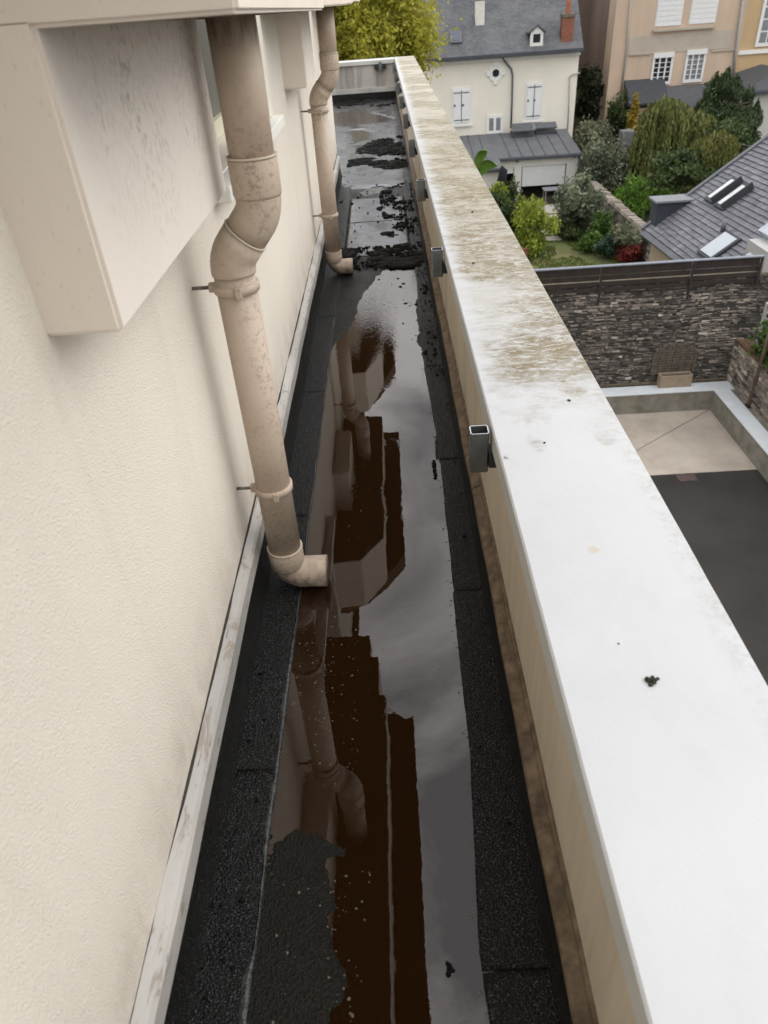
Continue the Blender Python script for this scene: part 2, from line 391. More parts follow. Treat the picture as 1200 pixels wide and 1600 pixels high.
def grid_obj(name, xs, ys, zf, mat, parent=None, keep=None):
    X, Y = np.meshgrid(xs, ys); Z = zf(X, Y); nx, ny = len(xs), len(ys)
    V = np.stack([X.ravel(), Y.ravel(), Z.ravel()], 1)
    i = np.arange(nx*ny).reshape(ny, nx)
    Fc = np.stack([i[:-1, :-1].ravel(), i[:-1, 1:].ravel(), i[1:, 1:].ravel(), i[1:, :-1].ravel()], 1)
    if keep is not None: Fc = Fc[keep(X, Y)[:-1, :-1].ravel()]
    me = bpy.data.meshes.new(name); me.from_pydata(V.tolist(), [], Fc.tolist()); me.update(); me.materials.append(mat)
    me.polygons.foreach_set('use_smooth', [True]*len(me.polygons))
    return link(bpy.data.objects.new(name, me), parent)

# ================================================================== GROUND
GZ = -8.67                                                     # courtyard level
M_ASPH = plain('dark asphalt', (.030, .027, .024), .85, .22, .8, .3, 60, .01, dirt=(.045, .041, .036), ds=.5, damt=.6)
M_SLABC = plain('worn concrete slab', (.37, .32, .265), .85, .12, 1.2, .2, 30, .01, dirt=(.50, .455, .395), ds=.9, damt=.7)
M_SOIL = plain('garden soil', (.07, .06, .04), .95, .35, 2, .5, 20, .03, dirt=(.045, .06, .02), ds=1.5, damt=.7)
g0 = struct(mesh_obj('ground', [(-400, -200, GZ-.19), (400, -200, GZ-.19), (400, 600, GZ-.19), (-400, 600, GZ-.19)], [(0, 1, 2, 3)], M_SOIL))
WY = 18.5; CURB_Y = 17.92; CURB_TOP = 1.5-9.55; PATIO_Y = 14.78; WX = 9.37
struct(mesh_obj('courtyard_asphalt', [(.6, -8, GZ-.012), (16, -8, GZ-.012), (16, PATIO_Y, GZ-.012), (.6, PATIO_Y, GZ-.012)], [(0, 1, 2, 3)], M_ASPH))
# concrete slab in two triangles along its diagonal saw joint
ja = at_z(1115, 640, GZ); jb = at_z(1000, 705, GZ); jd = _n((jb-ja)[:2])
pat = struct(mesh_obj('courtyard_slab', [(.6, PATIO_Y, GZ-.03), (WX-.55, PATIO_Y, GZ-.03), (WX-.55, CURB_Y, GZ-.03), (.6, CURB_Y, GZ-.03)], [(0, 1, 2, 3)], plain('joint dirt', (.09, .07, .055), .9)))
c0 = np.array([WX-.57, CURB_Y-.02]); s_ = (PATIO_Y-c0[1])/jd[1]; c1 = c0+jd*s_
nrm = np.array([-jd[1], jd[0]])*.012
for poly in ([c0+nrm, c1+nrm, (WX-.56, PATIO_Y), (WX-.56, CURB_Y)], [c0-nrm, (.6, CURB_Y), (.6, PATIO_Y), c1-nrm]):
    prism('concrete_panel', [(p[0], p[1], GZ-.028) for p in poly], (0, 0, .028), M_SLABC, pat)
mcv = box('manhole_cover', (*at_z(1062, 752, GZ)[:2], GZ-.012), (*(at_z(1062, 752, GZ)[:2]+np.array([.45, .5])), GZ-.004), plain('rusty cast iron', (.075, .05, .046), .8, .3, 8, .4, 40))
tag(mcv, 'square reddish iron cover set in the dark asphalt', 'manhole cover')

# ================================================================== NEAR BUILDING
WXN = -.475                                                   # face of the stucco wall
bld = empty('apartment_building'); tag(bld, 'cream stucco building wall with projecting concrete balconies along the flooded roof gutter', 'building')
# wall with a window opening (y 2.15..3.35, z > 1.09)
WT = 2.67; WE = 7.75
def wall_piece(y0, y1, z0, z1): return box('wall', (WXN-.3, y0, z0), (WXN, y1, z1), M_WALL, bld)
OP0, OP1, OZ = 2.15, 3.33, 1.10
wall_piece(-4, OP0, -.3, WT); wall_piece(OP1, WE, -.3, WT); wall_piece(OP0, OP1, -.3, OZ); wall_piece(OP0, OP1, 2.3, WT)
box('end_wall', (-9, WE-.3, -9), (WXN-.302, WE, WT), M_WALL, bld)
box('lower_wall', (-9, -4, GZ-.2), (WXN-.302, WE-.302, -.31), M_WALL, bld)
rf = prism('roof', [(WXN+.05, -4, WT), (WXN-.3, -4, WT), (-4.5, -4, WT+3.2), (-4.5, -4, WT+3.3), (WXN+.05, -4, WT+.06)], (0, WE+4, 0), plain('building slate', (.06, .062, .07), .7, .2, 12), bld)
win = empty('window'); win.parent = bld
box('frame', (WXN-.17, OP0+.002, OZ+.002), (WXN-.12, OP0+.06, 2.298), plain('ivory window frame', (.58, .56, .42), .5, .06), win)
box('frame', (WXN-.17, OP1-.06, OZ+.002), (WXN-.12, OP1-.002, 2.298), MATS['ivory window frame'], win)
box('frame', (WXN-.17, OP0+.062, OZ+.002), (WXN-.12, OP1-.062, OZ+.06), MATS['ivory window frame'], win)
box('glass_pane', (WXN-.15, OP0+.062, OZ+.062), (WXN-.14, OP1-.062, 2.29), plain('window glass', (.03, .035, .04), .08, .2, spec=.8), win)
M_SURR = stucco('smooth window surround', (.68, .65, .56), .15, .12)
box('surround', (WXN-.1, OP1-.022, OZ+.004), (WXN+.012, OP1+.075, 2.32), M_SURR, win, .003)
box('surround', (WXN-.1, OP0-.075, OZ+.004), (WXN+.012, OP0+.022, 2.32), M_SURR, win, .003)
box('sill', (WXN-.12, OP0-.09, OZ-.045), (WXN+.052, OP1+.12, OZ-.004), plain('white sill', (.74, .73, .68), .6, .05, bump=.1), win, .004)
# brackets (pilaster boxes) hanging from the balconies
def bracket(y0, y1, xo, z0):
    bm = bmesh.new(); bmesh.ops.create_cube(bm, size=1)
    for v in bm.verts: v.co = Vector((WXN-.01 if v.co.x < 0 else xo, y0 if v.co.y < 0 else y1, z0 if v.co.z < 0 else 1.5))
    bmesh.ops.bevel(bm, geom=bm.edges[:], offset=.006, segments=2, affect='EDGES')
    bm.normal_update(); o = bm_obj('bracket', bm, M_PIL, bld); o.data.materials.append(M_PILF)
    for p in o.data.polygons:
        if p.normal.x > .8: p.material_index = 1
bracket(.93, 1.765, -.370, 1.143); bracket(4.04, 4.62, -.365, 1.13); bracket(6.6, 7.2, -.365, 1.13)
bracket(-.9, -.35, -.37, 1.13)
def balcony(plan_low, plan_body, zl, zlf, body0=1.86, body1=1.985):
    """plan_low: outline of the drip ledge, plan_body: outline of the wider balcony body above it"""
    b = empty('balcony'); b.parent = bld
    y0 = min(p[1] for p in plan_low); y1 = max(p[1] for p in plan_low)
    bm = bmesh.new(); f0 = [bm.verts.new((p[0], p[1], zl+(zlf-zl)*(p[1]-y0)/(y1-y0))) for p in plan_low]; f1 = [bm.verts.new((p[0], p[1], body0)) for p in plan_low]
    bm.faces.new(f0[::-1]); bm.faces.new(f1); n = len(f0)
    for i in range(n): bm.faces.new((f0[i], f0[(i+1) % n], f1[(i+1) % n], f1[i]))
    bmesh.ops.recalc_face_normals(bm, faces=bm.faces[:])
    bmesh.ops.bevel(bm, geom=[e for e in bm.edges], offset=.005, segments=2, affect='EDGES')
    bm_obj('ledge', bm, M_PIL, b); sof = plain('shade browned soffit', (.11, .062, .03), .8, .15, 3); lo = b.children[0]; lo.data.materials.append(sof)  # shade on ledge undersides and balcony bodies put into a brown colour
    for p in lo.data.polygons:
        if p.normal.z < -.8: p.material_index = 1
    prism('body', [(p[0], p[1], body0+.002) for p in plan_body], (0, 0, body1-body0), plain('shade browned soffit', (.11, .062, .03), .8, .15, 3), b)
    return b
def arc(cx, cy, rx, ry, n=9): return [(cx+rx*math.cos(a), cy+ry*math.sin(a)) for a in [math.pi+math.pi/2*k/(n-1) for k in range(n)]]
XW = WXN-.25
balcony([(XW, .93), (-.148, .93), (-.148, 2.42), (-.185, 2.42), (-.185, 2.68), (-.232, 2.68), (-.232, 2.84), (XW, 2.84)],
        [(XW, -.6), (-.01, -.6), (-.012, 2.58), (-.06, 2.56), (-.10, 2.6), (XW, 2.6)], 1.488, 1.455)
def round_body(ya, yb, yc):                                   # curved near end
    pts = [(XW, ya)]
    for k in range(10):
        t = k/9; pts.append((-.43+.415*t, ya+.0+(yb-ya)*(.5*t+.5*t**2.4)))
    return pts+[(-.015, yc), (XW, yc)]
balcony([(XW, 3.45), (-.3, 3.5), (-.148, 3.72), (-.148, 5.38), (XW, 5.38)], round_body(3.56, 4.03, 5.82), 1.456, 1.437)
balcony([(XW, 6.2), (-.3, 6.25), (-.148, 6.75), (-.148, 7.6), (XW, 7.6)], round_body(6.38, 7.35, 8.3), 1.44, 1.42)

# flashing along the wall foot, in lengths
fl = empty('wall_flashing'); tag(fl, 'long peeling off white metal flashing strip along the foot of the stucco wall', 'flashing')
ys = [-.9, 2.62, 5.2, WE-.02]
for a, b in zip(ys[:-1], ys[1:]):
    n = max(8, int((b-a)/.06)); prof0 = [(WXN+.0005, .215), (WXN+.024, .205), (WXN+.031, .196), (WXN+.031, .146), (WXN+.026, .140), (WXN+.0005, .140)]
    vs, fs = [], []; P = len(prof0)
    for i in range(n+1):
        y = a+.002+(b-a-.004)*i/n; wv = .004*math.sin(y*3.1)+.003*math.sin(y*11+1)
        for j, (x, z) in enumerate(prof0): vs.append((x+(wv if 0 < j < 5 else 0)*.6, y, z+wv))
    for i in range(n):
        for j in range(P): fs.append((i*P+j, (i+1)*P+j, (i+1)*P+(j+1) % P, i*P+(j+1) % P))
    fs += [tuple(range(P)), tuple(range(n*P+P-1, n*P-1, -1))]
    mesh_obj('metal_length', vs, fs, M_FLASH, fl)
vs, fs = [], []
for i in range(180):
    y = -.9+(WE+.88)*i/179; w = .0005+.009*float(fbm(np.array(y*9), np.array(3.3), 4))**1.5
    vs += [(WXN+.0008, y, .214), (WXN+w, y, .214+.2*w), (WXN+.0008, y, .218+1.2*w)]
for i in range(179):
    for j in range(3): fs.append((i*3+j, (i+1)*3+j, (i+1)*3+(j+1) % 3, i*3+(j+1) % 3))
mesh_obj('sealant_line', vs, fs, M_SEAL, fl)

# ------------------------------------------------------------------ downpipes
def downpipe(yp, label, ztop):
    r = empty('downpipe'); tag(r, label, 'downpipe', 'beige plastic rainwater downpipes on the stucco wall')
    xl, xu, R = -.369, -.285, .0485
    tube('upper_pipe', [(xu, yp, 1.20), (xu, yp, ztop)], R, M_PIPE, r, 32)
    c = tube('socket', [(xu, yp, 1.150), (xu, yp, 1.156), (xu, yp, 1.224), (xu, yp, 1.228)], [.0515, .0535, .0535, .051], M_PIPE, r, 32)
    tube('rubber_ring', [(xu, yp, 1.2285), (xu, yp, 1.2325)], .0545, M_RING, c, 32)
    def bend(p, d0, d1, rad, n=7):
        """quarter-ish bend: rounded corner between directions d0 and d1 at p"""
        d0 = Vector(d0).normalized(); d1 = Vector(d1).normalized(); p = Vector(p)
        return [p - d0*rad*(1-t)**2 + d1*rad*t**2 for t in [k/(n-1) for k in range(n)]]
    dg = Vector((-.084, 0, -.098)).normalized()
    p_up = Vector((xu, yp, 1.118)); p_lo = Vector((xl, yp, 1.020)); mid = (p_up+p_lo)/2
    e1 = tube('elbow', [(xu, yp, 1.1498)]+bend(p_up, (0, 0, -1), dg, .030)+[mid-dg*.004], R+.0015, M_PIPE, r, 32)
    rd = mid+dg*.003; tube('rubber_ring', [rd-dg*.005, rd-dg*.001], R+.0052, M_RING, e1, 32)
    tube('elbow', [rd]+bend(p_lo, dg, (0, 0, -1), .030)+[(xl, yp, .985)], [R+.004]+[R+.0038]*7+[R+.0034], M_PIPE, r, 32)
    tube('lower_pipe', [(xl, yp, .9848), (xl, yp, .15)], R, M_PIPE, r, 32)
    for z in (.955, .378):
        k = tube('clamp', [(xl, yp, z-.011), (xl, yp, z-.010), (xl, yp, z+.010), (xl, yp, z+.011)], [R+.002, R+.006, R+.006, R+.002], M_PIPE, r, 32)
        box('buckle', (xl+.006, yp-R-.013, z-.013), (xl+.021, yp-R-.004, z+.012), M_PIPE, k, .002)
        box('rod_boss', (xl-R-.017, yp-.010, z-.010), (xl-R-.004, yp+.010, z+.010), M_PIPE, k, .002)
        tube('rod', [(WXN-.01, yp, z), (xl-R-.016, yp, z)], .0045, M_ROD, k, 10)
    f = tube('socket', [(xl, yp, .088), (xl, yp, .094), (xl, yp, .150), (xl, yp, .154)], [.0505, .0530, .0530, .0505], M_PIPE, r, 32)
    tube('rubber_ring', [(xl, yp, .1545), (xl, yp, .1585)], .0540, M_RING, f, 32)
    pth = [(xl, yp, .0878)]+bend((xl, yp, .056), (0, 0, -1), (1, 0, -.03), .058, 10)+[(xl+.085, yp, .0545), (xl+.118, yp, .0535)]
    n = len(pth); inner = [Vector(p) for p in pth[::-1]][:4]
    tube('spout', pth+inner, [R+.0005]*(n-1)+[R+.001]+[R-.003]*4, M_PIPE, r, 32, cap=True)
    return r
downpipe(1.677, 'large beige plastic downpipe with two clamps and a spout standing in the brown puddle', 1.478)
downpipe(4.70, 'distant beige plastic downpipe between two concrete brackets, its spout beside the black mud', 1.452)

# ================================================================== ROOF TERRACE
TE = 13.9                                                     # inner face of the end parapet
PF = .270                                                     # inner face of the side parapet
fp = [at_z(*p, 0)[:2] for p in [(395, 1640), (398, 1560), (413, 1400), (432, 1250), (452, 1060), (463, 960), (476, 890), (490, 780), (505, 640), (516, 548), (533, 528), (556, 500), (561, 470),
      (588, 432), (612, 414), (650, 407), (659, 425), (657, 455), (650, 480), (653, 530), (667, 600), (680, 680), (688, 760), (701, 880), (708, 960), (721, 1060), (733, 1180), (736, 1300), (744, 1450), (764, 1600), (766, 1640)]]
pud = [(float(a), float(b)) for a, b in fp]
pud = [(x+.022, y) if (x > .05 and y < 3.4) else ((x-.022, y) if (x < -.3 and y < 3.4) else (x, y)) for x, y in pud]
pud[0] = (-.352, -.6); pud[-1] = (.132, -.6)
smalls = [[(496, 189), (520, 176), (556, 172), (600, 181), (618, 187), (596, 192), (560, 196), (536, 199)], [(546, 205), (566, 203), (582, 208), (578, 217), (552, 226), (548, 214)], [(560, 300), (600, 290), (606, 302), (570, 306)]]
smalls = [[tuple(at_z(px+0, py, 0)[:2]) for px, py in s] for s in smalls]
WZ = .004
bare = [tuple(at_z(*p, 0)[:2]) for p in [(425, 1318), (455, 1300), (510, 1302), (543, 1322), (548, 1338), (515, 1352), (470, 1356), (430, 1362)]]
def floor_z(X, Y):
    wob = (fbm(X*14, Y*14, 3)-.47)*.045
    d = dist_poly(X, Y, pud)+wob
    z = np.clip(d*.22, -.008, .002)+WZ
    lip = ((X > .05) & (Y < 3.6)) | (X < -.25)
    z = np.where(d > 0, np.maximum(z, WZ+.0015), z)
    z = z + (fbm(X*60, Y*60, 9)-.47)*.004
    db = dist_poly(X, Y, bare)+(fbm(X*25, Y*25, 5)-.47)*.04
    z = np.where(db < 0, np.maximum(z, WZ-.0006+np.minimum(-db*.09, .0012)+(fbm(X*110, Y*110, 2)-.47)*.0042), z)
    for s in smalls: z = np.where(dist_poly(X, Y, s)+(fbm(X*6, Y*6, 7)-.47)*.22 < 0, WZ-.006, z)
    # left shallows: bitumen just under the surface
    e = np.minimum(-.165 - X + (fbm(X*11, Y*9, 14)-.47)*.14, (.86 - Y + (fbm(X*9, Y*8, 15)-.47)*.3)*.5)
    z = np.where(d < 0, np.maximum(z, WZ-.0016+np.clip(e*.055, 0, .0028)+(fbm(X*80, Y*80, 12)-.47)*.0016), z)
    return z
ter = struct(grid_obj('terrace_floor', np.linspace(WXN-.02, PF+.02, 130), np.concatenate([np.linspace(-.05, 1.6, 290), np.linspace(1.61, 3, 120), np.linspace(3.012, WE+.4, 300)]), floor_z, M_BITW))
far = grid_obj('smooth_membrane', np.linspace(-7, PF+.02, 190), np.linspace(WE-.6, TE+.02, 160), lambda X, Y: np.where(X > WXN-.02, np.maximum(floor_z(X, Y), WZ-.002)+.0045*np.clip((Y-WE+.6)/.15, -1, 1)+.001, .009+(fbm(X*20, Y*20, 2)-.47)*.004)*1.0 - np.where(np.minimum.reduce([dist_poly(X, Y, s) for s in smalls]) < 0.0, .010, 0), M_BITF, ter)
# membrane sheet covering the shallow run between the pools
def sheet(name, x0, x1, y0, y1, z, mat, jl=0, jr=0, nx=12, th=.005, grain=.003):
    ny = max(6, int((y1-y0)/.016)); yy = np.linspace(y0, y1, ny); vs = []; fs = []
    for y in yy:
        l = (x0(y) if callable(x0) else x0) + jl*(float(fbm(np.array(y*9.), np.array(3.3), 1))-.47)*2 + jl*.6*(float(vnoise(np.array(y*60.), np.array(1.3), 5))-.5); r = x1 + jr*(float(fbm(np.array(y*9.), np.array(x1*50), 2))-.47)*2 + jr*.6*(float(vnoise(np.array(y*60.), np.array(x1*7), 6))-.5)
        for k in range(nx):
            x = l+(r-l)*k/(nx-1); e = min(k, nx-1-k)
            zz = z + (float(fbm(np.array(x*60.), np.array(y*60.), 4))-.47)*grain*2 - (.0015 if e == 0 else 0)
            vs.append((x, y, zz))
    for j in range(ny-1):
        for k in range(nx-1): fs.append((j*nx+k, j*nx+k+1, (j+1)*nx+k+1, (j+1)*nx+k))
    ring = [k for k in range(nx)]+[j*nx+nx-1 for j in range(1, ny)]+[(ny-1)*nx+k for k in range(nx-2, -1, -1)]+[j*nx for j in range(ny-2, 0, -1)]
    b0 = len(vs)
    for i in ring: v = vs[i]; vs.append((v[0], v[1], v[2]-th-.006))
    for i in range(len(ring)): a, b = ring[i], ring[(i+1) % len(ring)]; fs.append((b, a, b0+i, b0+(i+1) % len(ring)))
    return mesh_obj(name, vs, fs, mat, ter, True)
lys = [-.7, 1.01, 2.03, 3.0, 3.95, 5.0, 6.4, WE]
for a, b in zip(lys[:-1], lys[1:]): sheet('bitumen_strip', -.458, -.338, a+.003, b-.003, .0105, M_BIT, 0, .003, 14)
rys = [-.7, .56, 1.6, 2.35, 3.2, 4.3, 5.6, 7.0, 8.6, 10.4, 12.2, TE-.02]
def redge(y): return np.interp(y, [-.7, .48, .64, 1.03, 1.5, 1.74, 2.5, 3.5, 4.5, 14], [.098, .104, .100, .129, .134, .139, .152, .13, .155, .16])
for a, b in zip(rys[:-1], rys[1:]):
    k_ = random.uniform(-.003, .003); sheet('bitumen_strip', lambda y, k_=k_: float(redge(y))+k_, .2335, a+.003, b-.003, .0115, M_BITR, .0035, 0, 12)
# sky sheen on the left strip's wet lap, painted as a grey ribbon
M_LAP = plain('grey sheen lap seam', (.028, .03, .032), .2, .8, 60, .9, 140, .004, .8)
n = 420; vs, fs = [], []
for i in range(n+1):
    y = -.7+5.6*i/n; j = (float(fbm(np.array(y*9.), np.array(-.338*50), 2))-.47)*.006+(float(vnoise(np.array(y*60.), np.array(-.338*7), 6))-.5)*.0018
    w = (.014 if y < 1.6 else .005)*max(.12, 2.6*(float(fbm(np.array(y*11.), np.array(1.7), 22))-.28)); x = -.338+j
    vs += [(x-w, y, .0115), (x-w*.4, y, .0142), (x+.001, y, .0138), (x+.0035, y, .004)]
for i in range(n):
    for j in range(3): fs.append((i*4+j, i*4+j+1, (i+1)*4+j+1, (i+1)*4+j))
mesh_obj('lap_seam_sheen', vs, fs, M_LAP, ter, True)
# middle sheets in the dry stretch beyond the puddle
for a, b in ((5.05, 5.95), (5.956, 6.75)): sheet('bitumen_strip', -.332, .148, a, b, .0085, M_BITF, .002, .002, 20, grain=.002)
# upstands
def upstand(x0, x1, zt, y0, y1, name='upstand'):
    n = int((y1-y0)/.04); prof = [(x0, zt), (x0+(x1-x0)*.15, zt*.5), (x0+(x1-x0)*.45, .028), (x1, .008)]
    vs, fs = [], []
    for i in range(n+1):
        y = y0+(y1-y0)*i/n
        for j, (x, z) in enumerate(prof): vs.append((x+.004*(float(fbm(np.array(y*8), np.array(j*3.1), 8))-.47)*(j > 0), y, z))
    for i in range(n):
        for j in range(3): fs.append((i*4+j, i*4+j+1, (i+1)*4+j+1, (i+1)*4+j))
    return mesh_obj(name, vs, fs, M_UPST, ter, True)
upstand(WXN+.018, -.437, .15, -.7, WE-.01); upstand(PF-.030, .222, .10, -.7, TE)
# water
wp = []
xs = [p[0] for p in pud]
wat = struct(mesh_obj('puddle_water', [(-.352, -.04, WZ), (.21, -.04, WZ), (.21, 4.99, WZ), (-.352, 4.99, WZ)], [(0, 1, 2, 3)], M_WATER))
for s in smalls:
    x0 = min(p[0] for p in s)-.1; x1 = max(p[0] for p in s)+.1; y0 = min(p[1] for p in s)-.2; y1 = max(p[1] for p in s)+.2
    mesh_obj('shallow_pool', [(x0, y0, WZ-.001), (x1, y0, WZ-.001), (x1, y1, WZ-.001), (x0, y1, WZ-.001)], [(0, 1, 2, 3)], M_WATER, wat)
# bubbles and specks on the water
def lumps(name, pts, mat, parent=None, flat=.6, sub=1, rough=.35, kind=True):
    bm0 = bmesh.new(); bmesh.ops.create_icosphere(bm0, subdivisions=sub, radius=1)
    bv = np.array([v.co[:] for v in bm0.verts]); bf = np.array([[v.index for v in f.verts] for f in bm0.faces]); bm0.free()
    V, Fs = [], []
    for i, (x, y, z, r) in enumerate(pts):
        k = 1+RNG.uniform(-rough, rough, (len(bv), 1)); a = RNG.uniform(0, 6.28); ca, sa = math.cos(a), math.sin(a)
        v = bv*k*np.array([r*RNG.uniform(.75, 1.3), r, r*flat]); v = np.stack([v[:, 0]*ca-v[:, 1]*sa, v[:, 0]*sa+v[:, 1]*ca, v[:, 2]], 1)
        V.append(v+np.array([x, y, z])); Fs.append(bf+i*len(bv))
    o = mesh_obj(name, np.concatenate(V).tolist(), np.concatenate(Fs).tolist(), mat, parent, True)
    if kind: stuff(o)
    return o
pts = []
def scatter(poly_px, n, r0, r1, z=WZ, clump=0):
    P = [tuple(at_z(*p, 0)[:2]) for p in poly_px]; x0, x1 = min(p[0] for p in P), max(p[0] for p in P); y0, y1 = min(p[1] for p in P), max(p[1] for p in P)
    res = []; tries = 0
    while len(res) < n and tries < 60*n:
        tries += 1
        x, y = RNG.uniform(x0, x1), RNG.uniform(y0, y1)
        if not in_poly(np.array([x]), np.array([y]), P)[0]: continue
        if clump and float(fbm(np.array(x*clump), np.array(y*clump*.7), 21)) < .47+RNG.uniform(-.04, .04): continue
        r = r0*(r1/r0)**(RNG.uniform()**2.2); res.append((x, y, z, r))
    return res
bub = scatter([(470, 960), (560, 960), (560, 1250), (440, 1250)], 150, .0014, .0042) + scatter([(430, 1370), (580, 1360), (560, 1600), (400, 1600)], 120, .0014, .005) \
    + scatter([(500, 760), (560, 700), (620, 860), (500, 880)], 45, .0012, .0035) + scatter([(520, 540), (640, 540), (690, 960), (740, 1590), (600, 1590)], 45, .0012, .0035)
bub += [(float(redge(y))-RNG.uniform(.001, .016), y, WZ, RNG.uniform(.0012, .0045)) for y in RNG.uniform(.4, 3.2, 90)]
stuff(lumps('bubbles', bub, M_BUB, wat, .5, 1, .1))
# mud
mud = scatter([(545, 262), (556, 240), (590, 220), (628, 214), (640, 240), (640, 262), (610, 266), (570, 258)], 1100, .010, .034, .012, 4)
mud += scatter([(595, 300), (635, 285), (648, 340), (645, 370), (600, 372), (590, 350)], 340, .006, .022, .012, 7)
mud += scatter([(515, 395), (560, 388), (660, 385), (672, 405), (640, 420), (560, 424), (520, 420)], 560, .005, .018, .012, 7)
mud += scatter([(650, 405), (676, 405), (720, 640), (700, 640), (662, 560), (655, 470)], 260, .003, .010, .0135, 14)
mud += scatter([(622, 160), (632, 160), (672, 400), (655, 400)], 200, .006, .018, .014, 3)
mud += scatter([(530, 155), (620, 150), (625, 166), (530, 170)], 190, .015, .05, .012, 2)
mud += scatter([(527, 270), (655, 270), (668, 380), (520, 380)], 70, .004, .014, .012)
mud += scatter([(560, 440), (650, 430), (655, 560), (600, 560)], 36, .004, .014, .003, 8)
mud += scatter([(708, 700), (750, 700), (840, 1580), (770, 1580)], 60, .002, .006, .0135)
mud += scatter([(300, 1590), (385, 1590), (455, 900), (425, 900)], 45, .002, .007, .0125)
md = stuff(lumps('mud_debris', mud, M_MUD, None, .55, 1, .4)); md['label'] = 'black wet mud and moss crumbs strewn over the bitumen'; md['category'] = 'mud'
base_ = scatter([(545, 262), (556, 240), (590, 220), (628, 214), (640, 240), (640, 262), (610, 266), (570, 258)], 430, .03, .085, .009, 4) + scatter([(515, 395), (560, 388), (660, 385), (672, 405), (640, 418), (560, 422), (520, 418)], 520, .02, .06, .008, 5) + scatter([(600, 300), (635, 285), (648, 340), (645, 370), (605, 372)], 70, .015, .04, .009, 7) + scatter([(530, 153), (622, 148), (627, 163), (530, 166)], 160, .05, .14, .010, 1)
stuff(lumps('mud_film', [(x, y, z, r*1.35) for x, y, z, r in base_], M_MUD, md, .10, 1, .35))
# leaf litter piece in the water near the parapet edge
P = at_z(681, 735, 0)
lf = lumps('moss_clump', [(P[0]-.005, P[1]+dy, .010, .008) for dy in np.linspace(-.05, .05, 7)], M_MUD, None, .8, 1, .4, False); tag(lf, 'thin black moss scrap at the waterline of the granular strip', 'moss')
P = at_z(705, 1515, 0)
lf = lumps('moss_clump', [(P[0]+RNG.uniform(-.006, .006), P[1]+RNG.uniform(-.01, .01), .006, .005) for k in range(7)], M_MUD, None, .7, 1, .4, False); tag(lf, 'round black moss crumb floating in the grey sky reflection', 'moss')

# ================================================================== PARAPET
par = empty('parapet_wall'); tag(par, 'low parapet wall with wide white coping stained by lichen farther along', 'parapet')
CT, CI, CO = .56, .240, .572
box('wall', (PF, -1.2, -9), (CO-.03, TE, CT-.045), M_PARA, par)
def coping_piece(y0, y1):
    n = max(6, int((y1-y0)/.05)); prof = [(CI+.012, CT-.062), (CI, CT-.060), (CI, CT-.004), (CI+.004, CT), (CO-.004, CT-.002), (CO, CT-.006), (CO, CT-.062), (CO-.012, CT-.062)]
    P_ = len(prof); vs, fs = [], []
    for i in range(n+1):
        y = y0+(y1-y0)*i/n; w = .0022*(float(fbm(np.array(y*5), np.array(.5), 3))-.47)
        for x, z in prof: vs.append((x+w, y, z))
    mi = []
    for i in range(n):
        for j in range(P_): fs.append((i*P_+j, (i+1)*P_+j, (i+1)*P_+(j+1) % P_, i*P_+(j+1) % P_)); mi.append(1 if j == 1 else 0)
    fs += [tuple(range(P_)), tuple(range((n+1)*P_-1, n*P_-1, -1))]; mi += [0, 0]
    o = mesh_obj('coping', vs, fs, M_COP, par); o.data.materials.append(M_LIP); o.data.polygons.foreach_set('material_index', mi); return o
cys = [-1.2, 4.03, 8.1, TE+.33]
for a, b in zip(cys[:-1], cys[1:]): coping_piece(a, b-.003)
# flashing over the upstand
def flash_run(y0, y1):
    n = int((y1-y0)/.05); prof = [(PF-.034, .072), (PF-.036, .096), (PF-.033, .103), (PF-.010, .112), (PF-.008, .124), (PF-.0005, .128)]
    vs, fs = [], []
    for i in range(n+1):
        y = y0+(y1-y0)*i/n; w = .003*math.sin(y*4.3)+.0025*math.sin(y*13)
        for x, z in prof: vs.append((x+w*.3, y, z+w))
    for i in range(n):
        for j in range(5): fs.append((i*6+j, i*6+j+1, (i+1)*6+j+1, (i+1)*6+j))
    return mesh_obj('flashing', vs, fs, M_PFL, par)
for a, b in ((-1, 2.0), (2.004, 4.5), (4.504, 7.2), (7.204, TE)): flash_run(a, b)
ep = empty('end_parapet'); tag(ep, 'short grey stained parapet closing the far end of the roof gutter', 'parapet')
box('wall', (-7, TE, -9), (PF-.002, TE+.28, CT-.05), M_ENDW, ep)
box('coping', (-7, TE-.03, CT-.06), (CI-.004, TE+.33, CT-.002), M_LIP, ep, .004)
box('flashing', (-7, TE-.035, .10), (PF-.04, TE-.001, .17), plain('pale zinc flashing', (.55, .54, .51), .5, .1, 5, dirt=(.2, .18, .15), ds=4, damt=.5), ep, .004)
box('flashing_foot', (-7, TE-.028, .0), (PF-.04, TE-.001, .099), M_UPST, ep)
struct(box('side_parapet', (-7.3, WE, -9), (-7.002, TE+.33, CT), M_ENDW))
